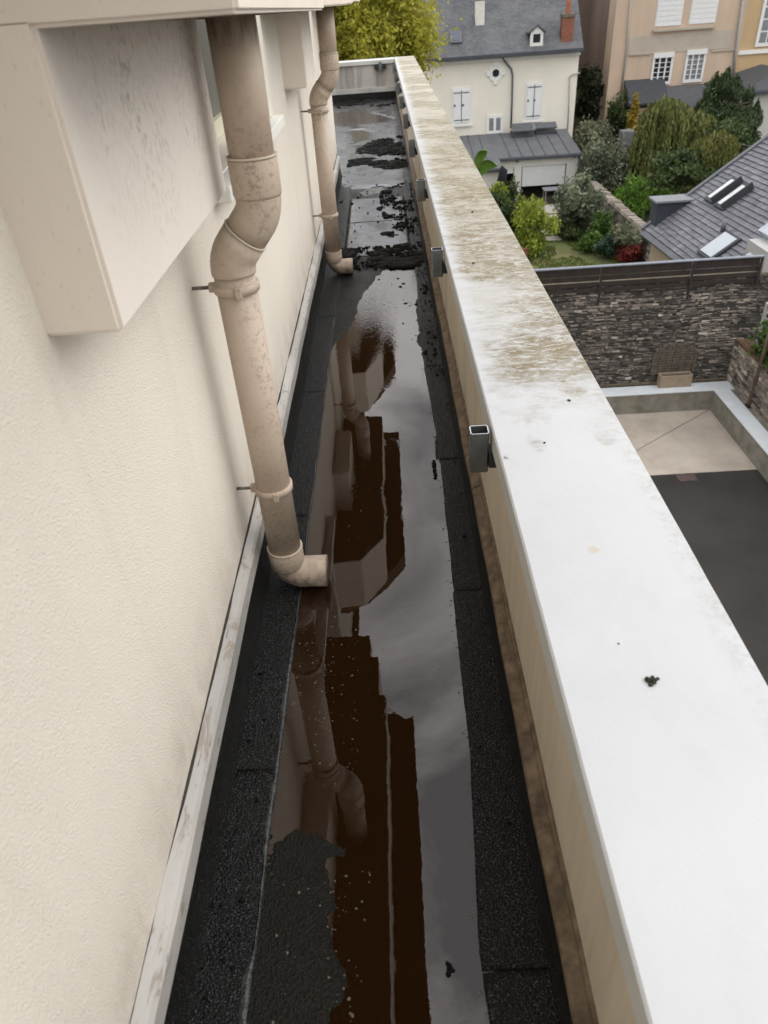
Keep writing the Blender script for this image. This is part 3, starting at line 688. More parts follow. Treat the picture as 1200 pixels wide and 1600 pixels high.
# steel sockets for a guard rail
def socket(y, label):
    s = empty('railing_socket'); tag(s, label, 'railing socket', 'galvanised rail sockets fixed under the coping')
    x0, x1, z0, z1 = .183, .232, .432, .552; t = .0028; d = .046
    bm = bmesh.new()
    def ring(i, z):
        a, b, c, e = x0+i, x1-i, y-d/2+i, y+d/2-i; k = .005 if i == 0 else .003
        return [bm.verts.new(p) for p in ((a+k, c, z), (b-k, c, z), (b, c+k, z), (b, e-k, z), (b-k, e, z), (a+k, e, z), (a, e-k, z), (a, c+k, z))]
    o0, o1, i1, i0 = ring(0, z0), ring(0, z1), ring(t, z1), ring(t, z0)
    for r0, r1 in ((o0, o1), (o1, i1), (i1, i0), (i0, o0)):
        for k in range(8): bm.faces.new((r0[k], r0[(k+1) % 8], r1[(k+1) % 8], r1[k]))
    o = bm_obj('square_tube', bm, M_GALV, s); o.data.materials.append(M_GALVE)
    for p in o.data.polygons:
        if p.normal.z > .9: p.material_index = 1
    box('mounting_plate', (x1+.0005, y-.028, .448), (PF-.0005, y+.020, .4965), M_GALVP, s)
    return s
sy = [1.632, 3.25, 4.68, 6.1, 7.5, 8.85, 10.2, 11.6, 12.9]
lab = ['galvanised square rail socket where the clean white coping begins, dirt lines above it', 'galvanised square rail socket beside the end of the brown puddle', 'galvanised square rail socket beside the black mud band near the far spout', 'small galvanised rail socket beside the two pale wet membrane sheets', 'small galvanised rail socket between the mud crumbs and the thick mud patch', 'small galvanised rail socket beside the thick black mud patch']
for i, y in enumerate(sy): socket(y, lab[i] if i < 6 else 'small galvanised rail socket between the shallow pools and the end parapet')
es = empty('railing_socket'); tag(es, 'small steel rail socket under the coping of the far end parapet', 'railing socket', 'galvanised rail sockets fixed under the coping')
ex = float(at_y(594, 100, TE)[0])
box('square_tube', (ex-.025, TE-.095, .40), (ex+.025, TE-.05, .535), M_GALV, es, .004); box('mounting_plate', (ex-.1, TE-.049, .43), (ex+.1, TE-.0005, .495), M_GALVP, es)
# droppings on the coping
M_MOSS = plain('dry dark moss', (.035, .034, .022), .95, .6, 60, .8, 120, .006)
def crumb(px, py, r, label, n=5, sp=.6, cat='moss'):
    p = at_z(px, py, CT); q = [(p[0]+RNG.normal()*r*sp, p[1]+RNG.normal()*r*sp, CT+r*.25, r*RNG.uniform(.45, 1)) for k in range(n)]
    o = lumps('moss_crumb', q, M_MOSS, None, .6, 1, .35, False); return tag(o, label, cat)
crumb(1018, 1064, .0055, 'largest dark moss crumb lying on the clean white coping', 9, 1.0)
crumb(850, 692, .0042, 'round black pellet on the white coping near the rail socket', 2, .2)
crumb(889, 626, .004, 'small grey crumb on the coping where the lichen begins', 4)
crumb(739, 411, .006, 'black crumb on the lichen stained coping beside the far half of the puddle', 4)
crumb(966, 1006, .0022, 'tiny black speck on clean coping beside the largest moss crumb', 2)
crumb(739, 331, .006, 'black crumb farther along the lichen stained coping', 3)
bp = at_z(792, 715, CT)
bolt = tube('anchor_bolt', [(bp[0], bp[1], CT-.001), (bp[0], bp[1], CT+.0025), (bp[0], bp[1], CT+.0035)], [.0065, .0065, .004], plain('weathered bolt', (.45, .44, .43), .5, .3, 200), None, 14); tag(bolt, 'flat pale bolt head on the white coping beside the rail socket', 'bolt')
# ================================================================== COURTYARD WALLS
M_STONE = attr_mat('schist stones', [(0, (.045, .042, .04)), (.35, (.12, .108, .095)), (.6, (.23, .20, .17)), (.85, (.37, .32, .265)), (1, (.52, .47, .41))], .9, bump=.5, bs=25)
M_MORT = plain('dark mortar', (.055, .05, .044), .95, .3, 4, .5, 30, .02)
M_MORTL = plain('pale mortar', (.36, .31, .25), .95, .2, 4, .5, 30, .02)
M_CONC = plain('weathered concrete', (.24, .225, .19), .85, .15, 3, .3, 40, .01, dirt=(.09, .09, .065), ds=2.5, damt=.7)
M_CAPW = plain('pale coated coping', (.62, .66, .68), .6, .06, 3)
BOXF = [(0, 3, 2, 1), (4, 5, 6, 7), (0, 1, 5, 4), (1, 2, 6, 5), (2, 3, 7, 6), (3, 0, 4, 7)]
def stone_face(name, parent, u0, u1, z0, z1, axis, plane, sgn, rowh=.085, ln=(.10, .42), dark=0.0, skip=None, top=None):
    """irregular courses of flat stones standing proud of the plane; axis 'x' runs along x, 'y' along y"""
    vs, fs, vals = [], [], []; z = z0
    while z < z1:
        h = rowh*random.uniform(.6, 1.35); u = u0-random.uniform(0, .2)
        while u < u1:
            w = random.uniform(*ln)*(1.0 if random.random() < .8 else .5); a, b = max(u, u0), min(u+w-.014, u1); u += w
            if b-a < .03 or z+h > z1+.02: continue
            if top is not None and z+h > top((a+b)/2): continue
            d = random.uniform(.004, .05); zz0 = z+random.uniform(0, .02); zz1 = z+h-random.uniform(.012, .03)
            if zz1-zz0 < .012: continue
            bx = []
            for (uu, k) in ((a, 0), (b, 0), (b, d), (a, d)):
                for zc in (zz0, zz1):
                    bx.append((uu+random.uniform(-.02, .02), k*random.uniform(.5, 1.3), zc+random.uniform(-.016, .016)+.13*(float(fbm(np.array(uu*.8), np.array(z*.5), 6))-.47)))
            order = [0, 2, 4, 6, 1, 3, 5, 7]; i0 = len(vs)
            for o_ in order:
                uu, k, zc = bx[o_]; p = plane+sgn*k
                vs.append((uu, p, zc) if axis == 'x' else (p, uu, zc))
            v = min(1, max(0, .25+.75*float(fbm(np.array((a)*.9), np.array(z*.9), 31))+random.gauss(0, .2)-.12-dark))
            for f in BOXF: fs.append(tuple(i0+q for q in f)); vals.append(v)
        z += h
    return stuff(mesh_obj(name, vs, fs, M_STONE, parent, vals=vals))
sw = empty('stone_wall'); tag(sw, 'tall dark stone garden wall behind the concrete planter in the courtyard', 'wall')
SWT = 1.5-.355*WY
box('core', (1.5, WY, GZ-.15), (WX+.75, WY+.38, SWT-.05), M_MORT, sw)
stone_face('stones', sw, 3.2, WX+.75, CURB_TOP+.06, SWT-.03, 'x', WY, -1, .066, (.06, .26), .06)
box('top_mortar', (1.5, WY-.03, SWT-.045), (WX+.75, WY+.39, SWT+.01), plain('lichened mortar', (.15, .125, .09), .95, .3, 6, .5, 20, .03), sw)
box('footing', (1.5, WY-.06, CURB_TOP+.002), (WX, WY-.002, CURB_TOP+.06), MATS['lichened mortar'], sw)
cb = empty('low_wall'); tag(cb, 'low concrete kerb wall with pale capping round the courtyard slab', 'kerb wall')
box('kerb', (1.5, CURB_Y, GZ-.15), (WX-.002, WY-.002, CURB_TOP-.035), M_CONC, cb)
box('kerb', (WX-.55, 4, GZ-.15), (WX-.003, CURB_Y-.002, CURB_TOP-.035), M_CONC, cb)
box('capping', (1.5, CURB_Y-.03, CURB_TOP-.034), (WX-.003, WY-.12, CURB_TOP), M_CAPW, cb, .006)
box('capping', (WX-.58, 4, CURB_TOP-.034), (WX-.14, CURB_Y-.032, CURB_TOP), M_CAPW, cb, .006)
# lower stone wall on the right
rw = empty('stone_wall'); tag(rw, 'lower pale stone wall running beside the capped kerb with ivy above', 'wall')
RT = float(at_x(1149, 530, WX)[2])
box('core', (WX, 6, GZ-.15), (WX+.35, WY-.005, RT), M_MORTL, rw)
stone_face('stones', rw, 8, WY-.01, CURB_TOP+.05, RT-.02, 'y', WX, -1, .10, (.10, .36), -.12)
box('top_mortar', (WX-.03, 6, RT-.012), (WX+.36, WY-.07, RT+.045), plain('brown dead moss', (.12, .075, .045), .95, .4, 8, .6, 30, .03), rw)
# slatted fence on the stone wall
fn = empty('slat_fence'); tag(fn, 'dark brown slatted board fence with metal rail on the stone wall', 'fence')
FT = 1.5-.3278*WY; FY = WY-.085
M_BOARD = plain('dark brown board', (.028, .020, .017), .7, .25, 5, .3, 40, .004, dirt=(.05, .04, .033), ds=3, damt=.5)
M_POST = plain('dark metal post', (.028, .023, .022), .55, .2, 10)
fx = [1.6, float(at_y(938, 440, FY)[0]), float(at_y(1080, 430, FY)[0]), float(at_y(1189, 410, FY)[0])]
for i, (a, b) in enumerate(zip(fx[:-1], fx[1:])):
    zt = FT-.03
    for k, hh in enumerate((.21, .13, .12, .10)):
        box('board', (a+.035, FY-.012, zt-hh), (b-.035, FY+.012, zt), M_BOARD, fn, .003); zt -= hh+(.012, .035, .04, .03)[k]
for i, x in enumerate(fx):
    box('post', (x-.03, FY-.05, FT-(1.02 if 0 < i < 3 else .75)), (x+.03, FY-.014, FT-.028), M_POST, fn)
box('top_rail', (1.6, FY-.06, FT-.026), (fx[-1]+.05, FY+.06, FT+.005), plain('grey metal rail', (.24, .26, .30), .4, .1, 5, metallic=.3), fn, .004)
# planter
pl = empty('planter_box'); tag(pl, 'rectangular beige concrete planter standing on the pale kerb', 'planter')
p0 = at_z(1030, 607, CURB_TOP); p1 = at_z(1079, 604, CURB_TOP); x0, x1, yf = float(p0[0]), float(p1[0]), float(p0[1])
M_PLN = plain('beige concrete planter', (.31, .24, .175), .85, .12, 6, .3, 50, .006)
hp = .36; dp = min(.42, WY-.08-yf); t_ = .045
for a, b in (((x0, yf, 0), (x1, yf+t_, hp)), ((x0, yf+dp-t_, 0), (x1, yf+dp, hp)), ((x0, yf+t_+.001, 0), (x0+t_, yf+dp-t_-.001, hp)), ((x1-t_, yf+t_+.001, 0), (x1, yf+dp-t_-.001, hp))):
    box('side_panel', (a[0], a[1], CURB_TOP+.001+a[2]), (b[0], b[1], CURB_TOP+b[2]), M_PLN, pl, .006)
box('soil', (x0+t_+.001, yf+t_+.001, CURB_TOP+.002), (x1-t_-.001, yf+dp-t_-.001, CURB_TOP+hp-.06), plain('damp potting soil', (.03, .026, .018), .95, .4, 20, .5, 40), pl)
# patch of old brickwork above the planter
ap = empty('bricked_niche'); tag(ap, 'arched patch of brown brickwork in the stone wall above the planter', 'niche')
acx = (x0+x1)/2-.05; vs, fs = [], []
M_OBR = plain('old brown brick', (.11, .09, .072), .9, .35, 9, .4, 40, .01)
for r in range(11):
    z = CURB_TOP+.30+r*.082; hw = .62 if r < 6 else .62*math.sqrt(max(0, 1-((r-5.5)/5.8)**2)); u = acx-hw
    while u < acx+hw-.05:
        w = min(.19, acx+hw-u); box('brick', (u+.006, WY-.068-random.uniform(0, .012), z+.004), (u+w-.006, WY-.001, z+.074), M_OBR, ap); u += w
# slender post on the kerb
pp = at_z(1171, 634, CURB_TOP)
po = empty('wooden_post'); tag(po, 'slender brown wooden post standing on the kerb before the ivy', 'post')
tube('pole', [(pp[0], pp[1], CURB_TOP), (pp[0]+.01, pp[1], CURB_TOP+3.2)], [.055, .05], plain('brown weathered wood', (.12, .085, .06), .8, .3, 10, .3, 60), po, 10)
box('base_plate', (pp[0]-.09, pp[1]-.09, CURB_TOP+.0005), (pp[0]+.09, pp[1]+.09, CURB_TOP+.03), M_POST, po)

# ================================================================== FOLIAGE
def leaves(name, pts, mat, parent, size, nrm=None, asp=1.8, vals=None, kind=False):
    """one small quad per point"""
    pts = np.asarray(pts); n = len(pts)
    d = RNG.normal(size=(n, 3)); d /= np.linalg.norm(d, axis=1, keepdims=True)
    if nrm is not None: d = d*.75+np.asarray(nrm); d /= np.linalg.norm(d, axis=1, keepdims=True)
    e = RNG.normal(size=(n, 3)); e -= (e*d).sum(1, keepdims=True)*d; e /= np.linalg.norm(e, axis=1, keepdims=True); 
    s = size*RNG.uniform(.55, 1.3, (n, 1)); a = d*s*asp/2; b = e*s/2
    V = np.stack([pts-a, pts+b*.9-a*.1, pts+a, pts-b*.9-a*.1], 1).reshape(-1, 3)
    Fq = np.arange(4*n).reshape(n, 4)
    if vals is None: vals = RNG.uniform(0, 1, n)
    return mesh_obj(name, V.tolist(), Fq.tolist(), mat, parent, vals=np.clip(vals, 0, 1))
def crown_points(center, rad, n, clumps=40, cr=.28, shell=.55):
    c = np.array(center); rad = np.array(rad)
    cc = RNG.normal(size=(clumps, 3)); cc /= np.linalg.norm(cc, axis=1, keepdims=True); cc *= RNG.uniform(shell*.75, 1.16, (clumps, 1))
    cc[:, 2] = np.where(cc[:, 2] < -.6, -.6*RNG.uniform(.3, 1, clumps), cc[:, 2])
    wt = RNG.uniform(.15, 1, clumps)**1.5; idx = RNG.choice(clumps, n, p=wt/wt.sum()); off = RNG.normal(size=(n, 3))*cr*(.35+.9*wt)[idx][:, None]*.62; off[:, 2] *= RNG.uniform(.7, 1.5, clumps)[idx]
    tone = RNG.uniform(0, 1, clumps)[idx]
    p = (cc[idx]+off)*rad+c
    return p, .55*tone+.45*RNG.uniform(0, 1, n)
def leafmat(name, lo, mid, hi, trans=.25):
    lo, mid, hi = [tuple(c*1.25 for c in q) for q in (lo, mid, hi)]
    return attr_mat(name, [(0, lo), (.5, mid), (1, hi)], .6, bs=4, trans=trans)
M_TRUNK = plain('brown bark', (.09, .07, .05), .95, .3, 12, .6, 40, .02)
def trunk(parent, base, top, r, limbs=6, spread=1.0):
    b = Vector(base); t = Vector(top); vs, fs = sweep([b, b.lerp(t, .4)+Vector((.1*r*3, 0, 0)), t], [r, r*.7, r*.25], 8)
    for k in range(limbs):
        a = random.uniform(0, 6.28); s = b.lerp(t, random.uniform(.35, .8)); e = s+Vector((math.cos(a)*spread, math.sin(a)*spread, random.uniform(.3, .9)*spread))
        v2, f2 = sweep([s, s.lerp(e, .5)+Vector((0, 0, .12*spread)), e], [r*.4, r*.28, r*.08], 6); i0 = len(vs); vs += v2; fs += [tuple(i+i0 for i in f) for f in f2]
    return mesh_obj('trunk', vs, fs, M_TRUNK, parent, True)
def plant(name, label, cat, base, center, rad, n, size, mat, clumps=40, cr=.28, group=None, tr=.08, nrm=None, asp=1.8, shell=.55):
    o = empty(name); tag(o, label, cat, group)
    p, v = crown_points(center, rad, n, clumps, cr, shell)
    p[:, 2] = np.maximum(p[:, 2], base[2]+.03)
    leaves('crown', p, mat, o, size, nrm, asp, v)
    trunk(o, base, (center[0], center[1], center[2]+rad[2]*.2), tr, 7, min(rad)*.8)
    return o
GG = GZ-.19
LM_Y = leafmat('yellow green leaf', (.10, .12, .014), (.32, .31, .038), (.52, .48, .085), .45)
LM_D = leafmat('dark conifer needle', (.016, .028, .012), (.042, .066, .025), (.10, .13, .05), .1)
LM_W = leafmat('weeping olive needle', (.05, .06, .016), (.125, .14, .04), (.22, .23, .08), .2)
LM_G = leafmat('mid green leaf', (.02, .045, .010), (.06, .12, .02), (.13, .21, .045))
LM_O = leafmat('grey olive leaf', (.05, .06, .036), (.125, .145, .09), (.25, .27, .18))
LM_B = leafmat('bright bamboo leaf', (.035, .08, .012), (.10, .19, .025), (.20, .31, .05), .3)
LM_C = leafmat('chartreuse leaf', (.06, .09, .012), (.19, .24, .03), (.36, .39, .07), .3)
LM_K = leafmat('dark shrub leaf', (.018, .03, .011), (.05, .075, .024), (.105, .14, .05))
LM_R = leafmat('red shrub leaf', (.08, .012, .012), (.19, .035, .03), (.30, .08, .05))
LM_GY = leafmat('grey green leaf', (.05, .055, .03), (.14, .15, .09), (.29, .30, .19))
LM_X = leafmat('ochre dry leaf', (.10, .07, .01), (.28, .20, .03), (.42, .32, .06))
# yellow tree beyond the end parapet
ty = 33.0
c_ = at_y(578, 14, ty)
plant('yellow_tree', 'tall yellow green tree rising behind the far end parapet', 'tree', (c_[0], ty, GG), c_+np.array([0, 1.2, -.3]), (2.0, 2.2, 3.2), 42000, .115, LM_Y, 110, .26, tr=.22)
c_ = at_y(654, 100, ty)
plant('yellow_shrub', 'sparse yellow branch tips hanging beside the cream house corner', 'shrub', (c_[0]-.4, ty+.3, GG), c_+np.array([-.3, 0, -.9]), (.35, .5, .9), 500, .15, LM_Y, 20, .3, tr=.07)
# ================================================================== CREAM HOUSE
HY = 48.0
M_CREAM = plain('cream house render', (.80, .75, .65), .9, .05, .6, .1, 20, dirt=(.68, .63, .53), ds=.5, damt=.35, streak=True)
M_WHITE = plain('white painted wood', (.74, .74, .73), .6, .04)
M_TRIM = plain('white plaster trim', (.76, .75, .71), .7, .05)
M_IRON = plain('dark iron fitting', (.10, .11, .13), .6, .2)
M_GLASS = plain('dark window glass', (.02, .022, .026), .08, .3, 3, spec=.8)
M_CURT = plain('curtained glass', (.20, .21, .22), .25, .15, 4, spec=.6)
M_ZINC = plain('grey zinc', (.115, .12, .13), .5, .12, 2, metallic=.2, dirt=(.17, .175, .18), ds=1.5, damt=.5)
M_ZINCD = plain('dark zinc gutter', (.06, .066, .078), .5, .15, 3)
M_BRK = plain('red chimney brick', (.27, .10, .06), .9, .25, 8, .4, 30, .01, dirt=(.14, .10, .08), ds=4, damt=.6)
def slate_mat():
    m, t, b = newmat('old house slate'); g = NT(t)
    br = g.n('ShaderNodeTexBrick', {'Vector': g.coord((1, 1, 1), (math.radians(-42), 0, 0)), 'Scale': 1.0, 'Brick Width': .24, 'Row Height': .12, 'Mortar Size': .012, 'Color1': (.075, .08, .092, 1), 'Color2': (.12, .125, .135, 1), 'Mortar': (.035, .037, .042, 1), 'Bias': 0.0})
    c = g.mix(g.math('MULTIPLY', g.ramp(g.noise(.9, g.coord(), 7, .65), [(.42, 0.0), (.68, 1.0)]), .55), br.outputs['Color'], (.17, .17, .165))
    c = g.mix(g.math('MULTIPLY', g.ramp(g.noise(5, g.coord(), 6, .7), [(.5, 0.0), (.65, 1.0)]), .5), c, (.055, .056, .05))
    t.links.new(c, b.inputs['Base Color']); b.inputs['Roughness'].default_value = .65
    t.links.new(g.bump(br.outputs['Fac'], .5, .02), b.inputs['Normal']); return m
M_SLH = slate_mat()
hs = empty('cream_house'); tag(hs, 'two storey cream rendered house with slate roof, white shutters and round window', 'house')
HX0, HX1 = .0563*HY, .2365*HY; EZ = 1.5-.0705*HY
box('wall', (HX0, HY, GG), (HX1, HY+9, EZ), M_CREAM, hs)
def HP(px, py, y=HY): return at_y(px, py, y)
# roof: 42 degree slope, eave a little in front of the wall
RP = np.array([HX0, HY-.3, EZ-.05]); RA = math.radians(42); RN = (0, -math.sin(RA), math.cos(RA))
ry = 4.8; rz = ry*math.tan(RA)
prism('roof', [(HX0-.25, HY-.3, EZ-.02), (HX0-.25, HY+ry-.3, EZ-.02+rz), (HX0-.25, HY+9.3, EZ-.02)], (HX1-HX0+.4, 0, 0), M_SLH, hs)
box('gutter', (HX0-.2, HY-.48, EZ-.16), (HX1+.15, HY-.302, EZ+.04), M_ZINCD, hs, .03)
box('cornice', (HX0-.04, HY-.14, EZ-.34), (HX1+.04, HY-.002, EZ-.165), M_TRIM, hs, .02)
RT0 = (HX0, HY-.3, EZ-.02)
def on_roof(px, py): return at_plane(px, py, RT0, RN)
def chimney(px0, px1, pybase, top, parts, label=None):
    a = on_roof(px0, pybase); b = on_roof(px1, pybase); w = b[0]-a[0]; x, y = a[0], a[1]; z = a[2]-.4
    ch = empty('chimney'); ch.parent = hs
    for nm, h, mt, grow in parts:
        box(nm, (x-grow, y-grow, z), (x+w+grow, y+w*.9+grow, z+h), mt, ch, .01); z += h+.002
chimney(743, 757, 40, 0, [('base', 1.55, plain('white chimney render', (.68, .66, .60), .85, .1), 0), ('brick_stack', 2.6, M_BRK, .02)])
chimney(877, 895, 66, 0, [('base', 1.55, M_BRK, 0), ('cap', .16, plain('mossy mortar cap', (.16, .14, .11), .9, .3, 8), .05), ('pot', .6, plain('terracotta pot', (.36, .13, .07), .8, .15), -.2)])
ca = on_roof(878, 62); an = empty('aerial'); an.parent = hs
tube('mast', [(ca[0]-.1, ca[1]+.1, ca[2]), (ca[0]-.15, ca[1]+.1, ca[2]+1.9)], .018, M_ZINC, an, 6)
for k, dz_ in enumerate((1.55, 1.75)): tube('crossbar', [(ca[0]-.5+.1*k, ca[1]+.1, ca[2]+dz_), (ca[0]+.25-.1*k, ca[1]+.1, ca[2]+dz_+.05)], .012, M_ZINC, an, 6)
# dormer
a = on_roof(828, 71); b = on_roof(848, 71); dx0, dx1, dy, dz = a[0], b[0], a[1]-.05, a[2]
dm = empty('dormer'); dm.parent = hs
zt = float(HP(838, 51, dy)[2]); za = float(HP(838, 41, dy)[2]); xm = (dx0+dx1)/2
prism('cheeks', [(dx0+.06, dy+.12, dz-.2), (dx1-.06, dy+.12, dz-.2), (dx1-.06, dy+.12, zt), (xm, dy+.12, za-.08), (dx0+.06, dy+.12, zt)], (0, 1.9, 0), M_ZINCD, dm)
prism('gable', [(dx0, dy+.118, dz-.05), (dx0, dy+.118, zt), (xm, dy+.118, za), (dx1, dy+.118, zt), (dx1, dy+.118, dz-.05)], (0, -.12, 0), M_TRIM, dm)
box('opening', (xm-.20, dy-.012, dz+.12), (xm+.20, dy-.003, zt-.06), M_GLASS, dm)
for s in (-1, 1): prism('roof_slope', [(xm, dy-.1, za+.02), (xm+s*(xm-dx0+.14), dy-.1, zt-.04), (xm+s*(xm-dx0+.14), dy-.1, zt+.05), (xm, dy-.1, za+.11)], (0, 1.9, 0), M_TRIM if s > 5 else M_ZINC, dm)
# roof window left
a = on_roof(704, 69); b = on_roof(722, 50); up = np.array([0, math.cos(RA), math.sin(RA)]); nn = np.array(RN)
sk = empty('skylight'); sk.parent = hs
w = on_roof(722, 69)[0]-a[0]; hgt = float((b-a) @ up)
def slab_on(p, w, h, t0, t1, up, side, nrm, name, mat, parent):
    q = [p+nrm*t0, p+side*w+nrm*t0, p+side*w+up*h+nrm*t0, p+up*h+nrm*t0]; return prism(name, q, tuple(nrm*(t1-t0)), mat, parent)
side = np.array([1.0, 0, 0])
slab_on(a, w, hgt, 0, .10, up, side, nn, 'frame', M_ZINC, sk); slab_on(a+side*.1+up*.1, w-.2, hgt-.2, .101, .115, up, side, nn, 'glass_pane', plain('skylight glass', (.07, .085, .11), .1, .2, spec=.8), sk)
def shutters(px0, px1, pyt, pyb, y=HY):
    wdw = empty('window'); wdw.parent = hs; a = HP(px0, pyb, y); b = HP(px1, pyt, y); x0, x1, z0, z1 = a[0], b[0], a[2], b[2]
    box('surround', (x0-.1, y-.04, z0-.1), (x1+.1, y-.003, z1+.12), M_TRIM, wdw)
    box('sill', (x0-.18, y-.14, z0-.19), (x1+.18, y-.003, z0-.105), M_TRIM, wdw)
    xm = (x0+x1)/2
    for s0, s1 in ((x0, xm-.02), (xm+.02, x1)):
        sh = box('shutter', (s0, y-.085, z0), (s1, y-.043, z1), M_WHITE, wdw, .006)
        for zz in (z0+.12, z1-.18, (z0+z1)/2): box('hinge', (s0+.02 if s0 == x0 else s1-.45, y-.098, zz), (s0+.45 if s0 == x0 else s1-.02, y-.087, zz+.05) if zz != (z0+z1)/2 else ((s0+.12, y-.087, zz+.12) if s0 == x0 else (s1-.33, y-.087, zz+.12)), M_IRON, sh)
    box('bar', (xm-.014, y-.10, z0+.03), (xm+.014, y-.066, z1-.03), M_IRON, wdw)
shutters(708.5, 733.5, 139, 192.5); shutters(821.5, 846.5, 130, 186)
sw_ = empty('window'); sw_.parent = hs
a = HP(763, 206); b = HP(783, 182)
box('surround', (a[0]-.12, HY-.05, a[2]-.1), (b[0]+.12, HY-.003, b[2]+.12), M_TRIM, sw_)
xm = (a[0]+b[0])/2
for s0, s1 in ((a[0], xm-.05), (xm+.05, b[0])): box('glass_pane', (s0+.03, HY-.06, a[2]+.06), (s1-.03, HY-.051, b[2]-.05), M_CURT, sw_)
# round window with a four-eared surround
oc = empty('round_window'); oc.parent = hs; c = HP(774.5, 114)
def disc(name, c, r, y0, y1, mat, parent, n=28, ry=None):
    pts = [(c[0]+r*math.cos(2*math.pi*k/n), y0, c[2]+(ry or r)*math.sin(2*math.pi*k/n)) for k in range(n)]; return prism(name, pts, (0, y1-y0, 0), mat, parent)
disc('surround', c, .42, HY-.06, HY-.003, M_TRIM, oc)
for ddx, ddz in ((.40, 0), (-.40, 0), (0, .44), (0, -.44)): box('keystone', (c[0]+ddx-.13, HY-.075, c[2]+ddz-.13), (c[0]+ddx+.13, HY-.004, c[2]+ddz+.13), M_TRIM, oc, .01)
disc('glass_pane', c, .19, HY-.085, HY-.062, M_GLASS, oc)
def pipe_px(name, pts, y, r, mat, parent, seg=8): return tube(name, [tuple(at_y(px, py, y)) for px, py in pts], r, mat, parent, seg)
pipe_px('rain_pipe', [(784, 84), (786, 92), (799, 108), (801, 118), (800, 160), (798.5, 200)], HY-.12, .055, M_ZINC, hs)
pipe_px('vent_pipe', [(906, 114), (893, 117), (890, 121), (889, 160), (887, 203)], HY-.08, .035, plain('pale grey pipe', (.36, .34, .31), .7), hs)
# single storey extension
EXY = 43.8; LT = 1.5-.1548*HY; LE = 1.5-.183*EXY
exr = empty('garden_extension'); tag(exr, 'low white garden extension with grey seamed metal roof and half closed roller shutter', 'extension')
XR = float(at_y(908, 236, EXY)[0]); XS = float(at_y(779, 250, EXY)[0]); XL = 3.0; EXL = 42.3
def ext_roof(x0, x1, yf):
    k = (LT-LE)/(HY-EXY); ze = LT-k*(HY-yf); n = int((x1-x0)/.62)
    prism('roof', [(x0, HY-.05, LT), (x0, yf-.15, ze), (x0, yf-.15, ze-.16), (x0, HY-.05, LT-.16)], (x1-x0, 0, 0), M_ZINC, exr)
    for i in range(1, n):
        x = x0+(x1-x0)*i/n
        prism('seam', [(x-.014, HY-.06, LT+.001), (x-.014, yf-.15, ze+.001), (x-.014, yf-.15, ze+.045), (x-.014, HY-.06, LT+.045)], (.028, 0, 0), M_ZINC, exr)
    box('gutter', (x0, yf-.29, ze-.17), (x1, yf-.152, ze-.03), M_ZINCD, exr, .02)
    return ze
ze1 = ext_roof(XS, XR, EXY); ze2 = ext_roof(XL, XS-.003, EXL)
M_EXTW = plain('white render', (.66, .635, .58), .85, .05, 1)
# front wall as piers and lintel round two openings
g0x, g1x = float(at_y(815, 270, EXY)[0]), float(at_y(885, 265, EXY)[0]); gt = float(at_y(850, 258, EXY)[2])
d0x, d1x = float(at_y(780, 270, EXY)[0]), float(at_y(803.5, 270, EXY)[0]); dt = float(at_y(792, 263, EXY)[2])
ZB = GG
for a, b in ((XS+.0, d0x), (d1x, g0x), (g1x, XR-.12)):
    if b-a > .02: box('pier', (a, EXY, ZB), (b, EXY+.25, ze1-.161), M_EXTW, exr)
box('lintel', (g0x+.001, EXY, gt), (g1x-.001, EXY+.25, ze1-.161), M_EXTW, exr); box('lintel', (d0x+.001, EXY, dt), (d1x-.001, EXY+.25, ze1-.161), M_EXTW, exr)
box('wall', (XL, EXL, ZB), (XS-.05, EXL+.25, ze2-.161), M_EXTW, exr)
box('side_wall', (XR-.37, EXY+.252, ZB), (XR-.12, HY-.06, ze1-.161), M_EXTW, exr)
box('side_wall', (XS-.30, EXL+.252, ZB), (XS-.051, EXY+.2, ze2-.161), M_EXTW, exr)
box('dark_interior', (XS, HY-1.2, ZB), (XR-.4, HY-1.1, LT-.5), plain('dim interior', (.03, .03, .03), .9), exr)
gm = float(at_y(848, 290, EXY)[2]); nsl = 13
for k in range(nsl):
    z0 = gm+(gt-gm)*k/nsl; box('roller_slat', (g0x+.06, EXY+.08, z0+.006), (g1x-.06, EXY+.11, gm+(gt-gm)*(k+1)/nsl-.002), M_WHITE, exr)
dmz = float(at_y(792, 272, EXY)[2])
for k in range(4): box('roller_slat', (d0x+.03, EXY+.08, dmz+(dt-dmz)*k/4+.006), (d1x-.03, EXY+.11, dmz+(dt-dmz)*(k+1)/4-.002), M_WHITE, exr)
pipe_px('rain_pipe', [(906.5, 240), (905, 262), (901, 300)], EXY-.08, .045, M_ZINC, exr)
for px, py in ((808, 250), (897, 243)): q = at_y(px, py, EXY); box('wall_lamp', (q[0]-.06, EXY-.12, q[2]-.1), (q[0]+.06, EXY-.002, q[2]+.08), M_IRON, exr, .01)
# two raised roof lights
kk = (LT-LE)/(HY-EXY); eu = _n(np.array([0, 1, kk])); en = _n(np.array([0, -kk, 1]))
for (pxa, pxb, py) in ((801, 834, 216), (838, 871, 211)):
    p = at_plane(pxa, py, (0, HY-.05, LT), en); q = at_plane(pxb, py, (0, HY-.05, LT), en); w = q[0]-p[0]; p[1] -= .0
    rl = empty('roof_light'); rl.parent = exr; ln_ = min(2.1, (HY-.15-p[1]))
    slab_on(p, w, ln_, .002, .14, eu, side, en, 'kerb', M_ZINCD, rl)
    e2 = _n(np.array([0, 1, kk+.22])); n2 = _n(np.array([0, -(kk+.22), 1]))
    slab_on(p+en*.30, w, ln_*.9, 0, .07, e2, side, n2, 'sash', plain('dark sash glass', (.075, .085, .10), .2, .2, spec=.6), rl)
